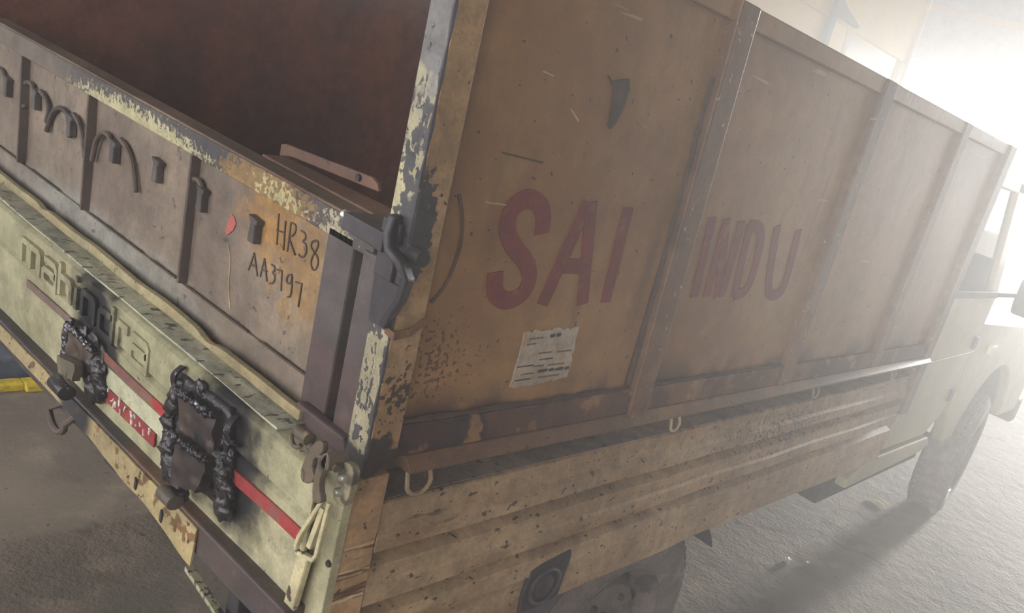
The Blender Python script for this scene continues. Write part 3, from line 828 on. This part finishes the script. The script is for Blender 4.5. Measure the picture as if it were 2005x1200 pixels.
# right hand frame of the gate extension: two channels with a dark gap
MB().box(-.218, -.150, .022, .06, 1.085, 1.400).build('frame_channel', M['gate_side'], ge, bevel=.004)
MB().box(-.150, -.122, .040, .06, 1.085, 1.400).build('frame_web', M['chassis'], ge)
MB().box(-.122, -.058, .018, .06, 1.085, 1.395).build('frame_channel', M['gate_side'], ge, bevel=.004)
MB().prism([(-.20, 1.118), (-.07, 1.118), (-.05, 1.085), (-.07, 1.05), (-.10, 1.046), (-.16, 1.07), (-.205, 1.09)], 'y', .004, .022).build('foot_plate', M['gate_side'], ge, bevel=.004)
# brackets (flat rope cleats) and bent rods
for i, (x, z) in enumerate([(-1.506, 1.300), (-1.340, 1.311), (-1.150, 1.304), (-.944, 1.307), (-.764, 1.322), (-.594, 1.321), (-.417, 1.325)]):
    w_, h_ = .020, .044
    k = MB().prism([(x - w_ * .8, z + h_ / 2), (x + w_ * .7, z + h_ / 2 - .004), (x + w_ * .62, z + h_ / 2 - .012), (x + w_ * .4, z + h_ / 2 - .012), (x + w_ * .5, z - h_ / 2), (x - w_ * .5, z - h_ / 2), (x - w_ * .35, z + h_ / 2 - .012)], 'y', .018, .032)
    k.build('rope_cleat', M['gate_side'], ge, bevel=.002)
ARCH = [[(-1.574,1.327),(-1.542,1.328),(-1.518,1.308),(-1.511,1.275)],
 [(-1.403,1.276),(-1.427,1.301),(-1.419,1.325),(-1.385,1.339),(-1.355,1.333),(-1.346,1.290)],
 [(-1.321,1.334),(-1.283,1.325),(-1.269,1.307),(-1.279,1.277)],
 [(-1.276,1.259),(-1.257,1.300),(-1.223,1.324),(-1.186,1.326),(-1.166,1.315),(-1.157,1.276)],
 [(-1.142,1.329),(-1.115,1.319),(-1.097,1.301),(-1.077,1.258)],
 [(-1.042,1.261),(-1.034,1.299),(-1.017,1.320),(-.995,1.331),(-.969,1.329),(-.958,1.310),(-.953,1.283)],
 [(-.924,1.336),(-.889,1.327),(-.862,1.302),(-.842,1.257)],
 [(-.631,1.346),(-.611,1.349),(-.598,1.338),(-.589,1.302)]]
for a in ARCH:
    MB().tube([(x, .025, z) for x, z in chaikin(a, 2)], .0052, 8).build('bent_rod', M['rod'], ge, smooth=True)
# marker writing HR38 / AA3797
HR = {'H': [[(-.367,1.369),(-.360,1.319)],[(-.345,1.364),(-.339,1.317)],[(-.366,1.342),(-.343,1.345)]],
 'R': [[(-.330,1.366),(-.328,1.319)],[(-.330,1.366),(-.317,1.368),(-.313,1.360),(-.317,1.350),(-.330,1.342)],[(-.328,1.341),(-.305,1.321)]],
 '3': [[(-.300,1.363),(-.287,1.363),(-.284,1.355),(-.293,1.348),(-.280,1.348),(-.276,1.335),(-.285,1.323),(-.297,1.325)]],
 '8': [[(-.257,1.362),(-.268,1.356),(-.267,1.347),(-.257,1.343),(-.245,1.339),(-.242,1.326),(-.250,1.314),(-.259,1.319),(-.262,1.329),(-.256,1.342),(-.249,1.354),(-.251,1.362),(-.257,1.362)]],
 'A': [[(-.421,1.284),(-.431,1.250)],[(-.421,1.284),(-.402,1.250)],[(-.428,1.262),(-.408,1.264)]],
 'A2': [[(-.389,1.286),(-.394,1.252)],[(-.389,1.286),(-.372,1.252)],[(-.392,1.265),(-.376,1.268)]],
 '3b': [[(-.367,1.283),(-.356,1.284),(-.355,1.277),(-.362,1.271),(-.351,1.270),(-.352,1.257),(-.365,1.251)]],
 '7': [[(-.350,1.281),(-.335,1.284),(-.329,1.252)]],
 '9': [[(-.307,1.288),(-.317,1.284),(-.319,1.272),(-.309,1.271),(-.303,1.281),(-.305,1.288),(-.299,1.255),(-.309,1.249)]],
 '7b': [[(-.293,1.281),(-.276,1.284),(-.276,1.245)]]}
for k, st in HR.items():
    word(st, .0027, 'marker_character', M['pen'], ge, 'y', .0345, -.0042)
MB().prism([(-.505,1.324),(-.494,1.321),(-.487,1.313),(-.492,1.300),(-.500,1.292),(-.510,1.284),(-.516,1.289),(-.512,1.306)], 'y', .0296, .034).build('red_smear', M['pink_paint'], ge)
word([[(-.505,1.27),(-.49,1.25),(-.486,1.20),(-.47,1.165)]], .004, 'pale_drip', M['rod_light'], ge, 'y', .0345, -.0045)
# gate latch block and bolt
lb = MB().prism([(-.124, 1.447), (-.03, 1.447), (-.03, 1.420), (-.124, 1.424)], 'y', -.022, .030).build('gate_latch_block', M['dark_steel'], TR, bevel=.002)
MB().lathe([(0, -.03), (.011, -.03), (.011, .06), (0, .06)], (-.03, .0, 1.432), 'x', 14).build('latch_bolt', M['dark_steel'], lb, smooth=True)
MB().blob((-.126, -.016, 1.441), .008, 4).build('weld_spot', M['chrome'], lb, smooth=True)
# dark hook lever wrapped round the post
hk = MB().bar([(-.020, -.016, 1.476), (-.018, -.022, 1.452), (.000, -.030, 1.436), (.022, -.026, 1.424), (.030, -.018, 1.405), (.022, -.016, 1.375), (.004, -.014, 1.345), (-.004, -.012, 1.325)], .020, .012, (.4, -1, 0)).build('hook_lever', M['dark_steel'], TR, bevel=.003, smooth=True)
MB().box(-.048, -.010, -.014, -.006, 1.385, 1.465).build('keeper_plate', M['dark_steel'], hk, bevel=.002)
MB().prism([(-.050, 1.385), (.004, 1.385), (.004, 1.318), (-.044, 1.318)], 'y', -.010, -.006).build('strap', M['dark_steel'], hk)
MB().bar([(-.002, -.012, 1.322), (.012, -.008, 1.316), (.012, .020, 1.322), (.010, .040, 1.336)], .012, .006, (0, 0, 1)).build('hook_tip', M['side_frame'], hk, bevel=.002)

# ---- corner latch of the lower gate
la = MB().prism(chaikin([(.004, 1.128), (.026, 1.132), (.036, 1.120), (.032, 1.072), (.018, 1.060), (-.006, 1.066)], 1, True), 'y', -.046, -.034).build('tailgate_latch', M['latch'], TR, bevel=.002, label='grimy tailgate latch bolted to the bed corner')
for (x, z) in ((.018, 1.108), (.012, 1.082)):
    MB().lathe([(0, -.008), (.004, -.008), (.0065, -.005), (.0075, 0)], (x, -.046, z), 'y', 16).build('bolt_head', M['chrome'], la, smooth=True)
def jaw(pts, y0, y1):
    return MB().prism(chaikin(pts, 1, True), 'y', y0, y1).build('latch_jaw', M['latch_dark'], la, bevel=.002)
jaw([(.004, 1.146), (-.010, 1.134), (-.018, 1.108), (-.016, 1.064), (-.004, 1.058), (.010, 1.068), (-.002, 1.084), (-.004, 1.104), (.006, 1.118)], -.070, -.060)
jaw([(.004, 1.146), (-.006, 1.134), (-.010, 1.120), (.004, 1.112), (.012, 1.124)], -.070, -.040)
jaw([(-.018, 1.150), (-.040, 1.138), (-.054, 1.110), (-.060, 1.074), (-.046, 1.066), (-.022, 1.084), (-.034, 1.098), (-.034, 1.116), (-.016, 1.130)], -.064, -.055)
MB().lathe([(0, -.034), (.006, -.034), (.006, .034), (0, .034)], (-.020, -.058, 1.122), 'x', 12).build('pivot_pin', M['latch_dark'], la, smooth=True)
MB().tube([(-.092 + .014 * math.cos(t), -.056, 1.116 + .013 * math.sin(t)) for t in [.6 + i * math.pi / 7 for i in range(13)]], .0035, 8).build('split_pin', M['latch_dark'], la, smooth=True)
MB().lathe([(0, -.02), (.009, -.02), (.010, .014), (0, .016)], (-.080, -.052, 1.126), 'x', 12).build('pin_end', M['latch_dark'], la, smooth=True)
le = MB().bar([(-.002, -.058, 1.066), (-.036, -.062, .985), (-.040, -.062, .966), (-.034, -.062, .958), (.004, -.062, .968), (.010, -.062, .980), (.012, -.058, 1.066)], .007, .007, (0, 1, 0)).build('latch_lever', M['lever'], TR, bevel=.0015, label='cream looped latch lever')
MB().prism([(-.006, 1.05), (.004, 1.05), (-.012, .975), (-.022, .975)], 'y', -.060, -.055).build('lever_tongue', M['lever'], le, bevel=.001)
MB().prism([(-.040, .955), (-.016, .958), (-.040, .78), (-.066, .78)], 'y', -.058, -.046).build('lever_channel', M['lever'], le, bevel=.003)
MB().lathe([(0, -.003), (.005, -.003), (.006, 0)], (.006, -.036, .955), 'y', 12).build('drain_hole', M['fuel'], le)
# rear face of the bed corner pillar
MB().prism([(-.040, 1.095), (.014, 1.100), (.012, 1.0), (.008, .69), (-.060, .69), (-.046, .95)], 'y', -.036, -.02).build('corner_face', M['tailgate'], TR, bevel=.002)

# ---- wheels
def wheel(c, s, r=.355, w=.20, yaw=0):
    """c: centre of the outer face; s=+1 right side"""
    t = MB()
    prof = [(r * .60, -.012), (r * .66, .0), (r * .80, .004), (r * .93, -.004), (r * .985, -.022), (r, -.045), (r, -w + .045), (r * .985, -w + .022), (r * .93, -w + .004), (r * .66, -w), (r * .60, -w + .02), (r * .58, -w / 2), (r * .60, -.012)]
    t.lathe([(a, h * s) for a, h in prof], (0, 0, 0), 'x', 64)
    to = t.build('wheel', M['tyre'], None, smooth=True)
    tb = MB()
    for i in range(56):
        a = 2 * math.pi * i / 56
        for (h0, h1, rr) in ((-.016, -.050, .0), (-.150, -.184, .06)):
            vs = []
            for da in (-.028, .028):
                for (rad, h) in ((r * .972, h0), (r * 1.004, h0 - .022), (r * .985, h1)):
                    an = a + da + rr
                    vs.append((h * s, rad * math.cos(an), rad * math.sin(an)))
                    vs.append((h * s, (rad + .008) * math.cos(an), (rad + .008) * math.sin(an)))
            tb.add(vs, [(0, 2, 3, 1), (2, 4, 5, 3), (6, 7, 9, 8), (8, 9, 11, 10), (1, 3, 9, 7), (3, 5, 11, 9), (0, 1, 7, 6), (4, 10, 11, 5)])
    tr_ = tb.build('tread_blocks', M['tyre'], None); tr_['kind'] = 'stuff'
    rb = MB().lathe([(a, h * s) for a, h in [(r * .615, -.008), (r * .60, -.004), (r * .57, -.022), (r * .52, -.06), (r * .46, -.066), (r * .40, -.040), (r * .26, -.034), (r * .22, -.050), (r * .12, -.048), (r * .11, -.012), (0, -.010)]], (0, 0, 0), 'x', 48)
    ro = rb.build('rim', M['rim'], None, smooth=True)
    parts = [tr_, ro]
    for i in range(6):
        a = 2 * math.pi * i / 6
        parts.append(MB().lathe([(0, -.024 * s), (.009, -.024 * s), (.010, -.04 * s)], (0, r * .31 * math.cos(a), r * .31 * math.sin(a)), 'x', 6).build('wheel_nut', M['chassis'], None))
    for i in range(10):
        a = 2 * math.pi * (i + .5) / 10
        parts.append(MB().lathe([(.013, -.050 * s), (.017, -.053 * s), (.015, -.070 * s), (0, -.070 * s)], (0, r * .44 * math.cos(a), r * .44 * math.sin(a)), 'x', 12).build('vent_hole', M['chassis'], None))
    mw = Matrix.Translation(c) @ Matrix.Rotation(yaw, 4, 'Z')
    to.parent = TR; to.matrix_parent_inverse = WM[TR.name].inverted(); to.matrix_basis = mw
    for q_ in parts:
        q_.parent = to
    return to
wheel((-.085, .94, .352), 1)
wheel((-W + .085, .94, .352), -1)
wheel((-.045, 4.03, .358), 1, r=.36, yaw=.12)
wheel((-W + .045, 4.03, .358), -1, r=.36, yaw=.12)
MB().lathe([(0, -.75), (.05, -.75), (.05, .75), (0, .75)], (-.85, .94, .355), 'x', 16).build('rear_axle', M['chassis'], TR, smooth=True)
MB().lathe([(0, -.70), (.04, -.70), (.04, .70), (0, .70)], (-.85, 4.03, .355), 'x', 16).build('front_axle', M['chassis'], TR, smooth=True)
for x in (-1.27, -.51):
    MB().box(x, x + .08, .55, 4.75, .56, .70).build('chassis_rail', M['chassis'], TR, bevel=.005)
for y in (.35, 1.2, 2.1):
    MB().box(-W + .05, -.05, y, y + .06, .70, .83).build('cross_bearer', M['chassis'], TR)
# mudguard above the rear wheel
MB().grid(lambda u, v: (-.30 + .25 * v, .94 + .41 * math.cos(math.radians(160 - 130 * u)), .352 + .41 * math.sin(math.radians(160 - 130 * u))), 16, 1, (0, 0, .004)).build('mudguard', M['chassis'], TR, smooth=True)
MB().box(-.30, -.04, 1.27, 1.40, .672, .684).build('mudguard_flap', M['chassis'], TR)

# ---- cab
CX = -.055
cab = MB().box(-W + .055, CX - .01, 2.46, 2.50, .62, 1.35).build('cab_back', M['cab'], TR, bevel=.006)
MB().box(-W + .09, CX - .04, 2.46, 3.20, 1.80, 1.85).build('roof', M['cab'], cab, bevel=.015)
for s, xo in ((1, CX), (-1, -W - CX)):
    d = MB().prism([(2.50, .665), (3.02, .655), (3.16, .74), (3.235, .86), (3.245, 1.33), (2.50, 1.335)], 'x', min(xo, xo - s * .05), max(xo, xo - s * .05)).build('door', M['cab'], TR, bevel=.008, label='cream cab door')
    a, b = (xo - s * .012, xo + s * .006)
    MB().prism([(2.50, 1.035), (3.24, 1.05), (3.24, 1.062), (2.50, 1.047)], 'x', min(a, b), max(a, b)).build('swage_line', M['cab'], d, bevel=.003)
    MB().prism([(2.49, 1.325), (3.25, 1.320), (3.25, 1.350), (2.49, 1.355)], 'x', min(a, b), max(a, b)).build('sill_trim', M['black_trim'], d, bevel=.003)
    a, b = (xo - s * .01, xo + s * .012)
    for (y, z) in ((3.17, 1.10), (3.14, .84)):
        MB().box(min(a, b), max(a, b), y, y + .045, z - .025, z + .035).build('door_hinge', M['black_trim'], d, bevel=.004)
    a, b = (xo - s * .035, xo - s * .002)
    MB().prism([(3.13, 1.34), (3.25, 1.34), (2.98, 1.82), (2.88, 1.82)], 'x', min(a, b), max(a, b)).build('front_pillar', M['cab'], d, bevel=.008)
    MB().prism([(2.47, 1.34), (2.53, 1.34), (2.53, 1.82), (2.47, 1.82)], 'x', min(a, b), max(a, b)).build('rear_pillar', M['cab'], d, bevel=.008)
    MB().box(min(a, b), max(a, b), 2.47, 3.0, 1.77, 1.83).build('roof_rail', M['cab'], d, bevel=.008)
    xg = xo - s * .02
    MB().prism([(2.53, 1.345), (3.14, 1.345), (2.90, 1.775), (2.53, 1.775)], 'x', min(xg, xg - s * .004), max(xg, xg - s * .004)).build('window_glass', M['glass'], d)
    mi = MB().prism(chaikin([(3.30, 1.27), (3.42, 1.27), (3.42, 1.47), (3.30, 1.47)], 1, True), 'x', min(xo + s * .06, xo + s * .20), max(xo + s * .06, xo + s * .20)).build('door_mirror', M['black_trim'], d, bevel=.012)
    MB().tube([(xo - s * .01, 3.24, 1.33), (xo + s * .05, 3.30, 1.35), (xo + s * .10, 3.34, 1.36)], .010, 8).build('mirror_arm', M['black_trim'], d, smooth=True)
    arch = [(4.0 + .46 * math.cos(math.radians(t)), .46 + .46 * math.sin(math.radians(t))) for t in range(0, 181, 12)]
    fe = MB().prism([(4.85, .55), (4.85, 1.10), (3.25, 1.20), (3.25, .86), (3.27, .74), (3.40, .55)] + [q_ for q_ in reversed(arch) if q_[1] > .55] , 'x', min(xo - s * .005, xo - s * .06), max(xo - s * .005, xo - s * .06)).build('front_fender', M['cab'], TR, bevel=.01)
    MB().box(min(xo - s * .01, xo + s * .015), max(xo - s * .01, xo + s * .015), 3.52, 3.62, 1.02, 1.07).build('indicator', M['yellow_trim'], fe, bevel=.006)
    MB().prism([(2.20, .60), (2.30, .655), (3.05, .645), (3.12, .60), (3.0, .575), (2.2, .56)], 'x', min(xo + s * .015, xo - s * .10), max(xo + s * .015, xo - s * .10)).build('cab_sill', M['cab'], TR, bevel=.006)
    MB().box(min(xo - s * .03, xo - s * .16), max(xo - s * .03, xo - s * .16), 2.08, 3.15, .50, .585).build('under_sill', M['chassis'], TR)
MB().prism([(3.22, 1.20), (4.80, 1.12), (4.84, 1.08), (4.84, 1.0), (3.22, 1.0)], 'x', -W + .09, CX - .035).build('bonnet', M['cab'], TR, bevel=.012)
MB().prism([(3.20, 1.34), (3.25, 1.34), (2.99, 1.80), (2.955, 1.80)], 'x', -W + .11, CX - .05).build('windscreen', M['glass'], TR)
MB().prism([(3.15, 1.18), (3.27, 1.18), (3.25, 1.34), (3.15, 1.34)], 'x', -W + .10, CX - .045).build('scuttle', M['cab'], TR, bevel=.006)
MB().box(-W + .10, CX - .045, 4.80, 4.86, .62, 1.08).build('front_grille', M['black_trim'], TR, bevel=.01)
MB().box(-W + .05, CX, 4.86, 4.98, .45, .62).build('front_bumper', M['black_trim'], TR, bevel=.02)
MB().box(-W + .10, CX - .05, 2.50, 3.2, .58, .64).build('cab_floor', M['chassis'], TR)
MB().box(-W + .10, CX - .05, 3.16, 3.22, .64, 1.2).build('firewall', M['chassis'], TR)

# ------------------------------------------------------------------ loose plate on the gate inside the bed
lp = MB()
out = [(-.505, 1.452), (-.494, 1.456), (-.245, 1.472), (-.228, 1.466), (-.222, 1.455), (-.300, 1.450), (-.470, 1.440), (-.505, 1.431)]
lp.prism(out, 'y', .098, .106)
lpo = lp.build('steel_bracket', M['plank'], None, bevel=.002, cat='bracket', label='loose rust-brown steel bracket lying inside the bed behind the gate')
MB().prism([(-.49, .060), (-.10, .060), (-.12, .112), (-.20, .118), (-.49, .104)], 'z', 1.4305, 1.4345).build('flange', M['plank'], lpo, bevel=.001)
MB().lathe([(0, -.004), (.006, -.004), (.006, 0)], (-.275, .098, 1.462), 'y', 10).build('bolt_hole', M['fuel'], lpo)

# ------------------------------------------------------------------ yellow vehicle parked beyond
YX = -2.90
YT = empty('yellow_truck', (-4.0, 5.6, 0), 'tall yellow truck cab parked beyond the raised cargo body', 'truck')
MB().box(YX - .08, YX, 3.2, 7.8, 2.70, 3.5).build('upper_panel', M['yellow'], YT, bevel=.012)
MB().box(YX - .08, YX, 3.2, 6.28, 1.0, 2.70).build('door_panel', M['yellow'], YT, bevel=.012)
MB().box(YX - .08, YX, 6.28, 7.8, 1.0, 2.05).build('lower_panel', M['yellow'], YT, bevel=.012)
wn_ = MB().box(YX - .06, YX + .012, 6.36, 6.46, 2.05, 2.70).box(YX - .06, YX + .012, 6.36, 7.78, 2.05, 2.12).box(YX - .06, YX + .012, 7.66, 7.78, 2.05, 2.70).build('window_frame', M['yellow_trim'], YT, bevel=.008)
MB().box(YX - .03, YX - .024, 6.46, 7.66, 2.12, 2.70).build('pane', M['sky_glare_pane'], wn_)
MB().box(YX - .02, YX + .03, 7.78, 7.83, 1.0, 3.5).build('edge_trim', M['yellow_trim'], YT, bevel=.008)
MB().box(YX - 2.2, YX - .08, 3.2, 3.28, 1.0, 3.5).build('back_panel', M['yellow'], YT, bevel=.012)
MB().box(YX - 2.28, YX - 2.2, 3.2, 7.0, 1.0, 3.5).box(YX - 2.28, YX - 2.2, 7.0, 7.8, 1.0, 2.0).build('far_panel', M['yellow'], YT, bevel=.012)
MB().box(YX - 2.28, YX, 3.2, 7.8, 3.5, 3.58).build('roof', M['yellow'], YT, bevel=.02)
MB().box(YX - 2.2, YX - .08, 3.3, 7.7, .70, 1.0).build('chassis', M['chassis'], YT)
arm = MB().box(YX, YX + .05, 5.97, 6.05, 2.2, 2.86).build('mirror_arm', M['grey_arm'], YT, bevel=.006)
MB().prism([(6.03, 2.90), (6.16, 2.84), (6.48, 2.76), (6.48, 2.73), (6.20, 2.74), (6.03, 2.72)], 'x', YX + .005, YX + .045).build('arm_gusset', M['grey_arm'], arm, bevel=.006)
MB().box(YX, YX + .02, 6.05, 6.34, 2.2, 2.70).build('hinge_plate', M['yellow'], YT, bevel=.006)
def ywheel(y):
    w_ = MB().lathe([(.28, .0), (.34, .01), (.46, -.01), (.50, -.05), (.50, -.25), (.46, -.28), (.28, -.28)], (YX - .02, y, .50), 'x', 40).build('wheel', M['tyre'], YT, smooth=True)
    MB().lathe([(.29, -.01), (.26, -.06), (.14, -.08), (.12, -.03), (0, -.03)], (YX - .02, y, .50), 'x', 32).build('rim', M['rim'], w_, smooth=True)
    MB().lathe([(.28, .0), (.34, .01), (.46, -.01), (.50, -.05), (.50, -.25), (.46, -.28), (.28, -.28)], (YX - 2.0, y, .50), 'x', 40).build('wheel', M['tyre'], YT, smooth=True)
ywheel(4.3); ywheel(7.0)

# ------------------------------------------------------------------ things on the floor
yb = MB().prism([(-2.62, .0), (-2.56, .0), (-2.56, .03), (-2.62, .03)], 'y', -1.4, .44).prism([(-2.62, .0), (-2.54, .0), (-2.54, .03), (-2.62, .03)], 'y', .4399, 1.7)
yb.build('steel_bar', M['yellow_bar'], None, bevel=.006, cat='steel bar', label='yellow painted steel bar lying on the floor beyond the bumper')
MB().prism([(-1.6, .0), (1.4, .0), (1.3, .09), (-1.5, .09)], 'x', -3.1, -2.66).build('steel_plate', M['blue_grey'], None, bevel=.008, cat='steel plate', label='blue-grey steel plate lying behind the yellow bar')
MB().tube([(-.361, 3.702, .011), (-.31, 3.685, .012), (-.256, 3.668, .012)], [.006, .007, .005], 6).build('straw_stick', M['straw'], None, cat='stick', label='pale straw stick on the floor near the front wheel')
for i, (x, y) in enumerate(((-.261, 2.519), (-.20, 2.60))):
    MB().blob((x, y, .010), .014 - .004 * i, i + 2, (1.4, .8, .6), .6, 5).build('metal_scrap', M['scrap'], None, cat='scrap', label=['bright bit of metal scrap on the floor under the truck side', 'smaller bit of scrap next to the bright one'][i], group='scrap on the floor')

# ------------------------------------------------------------------ scattering volume added to stand in for lens flare
if VEIL_DENSITY > 0:
    hm = bpy.data.materials.new('flare_veil_scatter'); hm.use_nodes = True
    t = hm.node_tree
    t.nodes.remove(t.nodes['Principled BSDF'])
    vsn = t.nodes.new('ShaderNodeVolumeScatter')
    # made-up veil of glare: thin near the floor, thicker from about chest height up
    gp = t.nodes.new('ShaderNodeTexCoord'); sx_ = t.nodes.new('ShaderNodeSeparateXYZ'); mr = t.nodes.new('ShaderNodeMapRange')
    t.links.new(gp.outputs['Object'], sx_.inputs[0]); t.links.new(sx_.outputs[2], mr.inputs['Value'])
    mr.inputs['From Min'].default_value = .7; mr.inputs['From Max'].default_value = 1.9
    mr.inputs['To Min'].default_value = VEIL_DENSITY * .22; mr.inputs['To Max'].default_value = VEIL_DENSITY
    my = t.nodes.new('ShaderNodeMapRange')          # veil thinned towards the doorway to keep far things clear
    t.links.new(sx_.outputs[1], my.inputs['Value'])
    my.inputs['From Min'].default_value = 3.0; my.inputs['From Max'].default_value = 7.0
    my.inputs['To Min'].default_value = 1.0; my.inputs['To Max'].default_value = .12
    mm = t.nodes.new('ShaderNodeMath'); mm.operation = 'MULTIPLY'
    t.links.new(mr.outputs[0], mm.inputs[0]); t.links.new(my.outputs[0], mm.inputs[1])
    t.links.new(mm.outputs[0], vsn.inputs['Density'])
    vsn.inputs['Anisotropy'].default_value = VEIL_G
    vsn.inputs['Color'].default_value = (.98, .97, .96, 1)
    t.links.new(vsn.outputs[0], t.nodes['Material Output'].inputs['Volume'])
    MB().box(XW0 + .05, XW1 - .05, YB, YF - .1, -.05, HC - .02).build('flare_veil', hm, None, kind='stuff', cat='flare_veil', label='added thin veil volume standing in for lens flare')
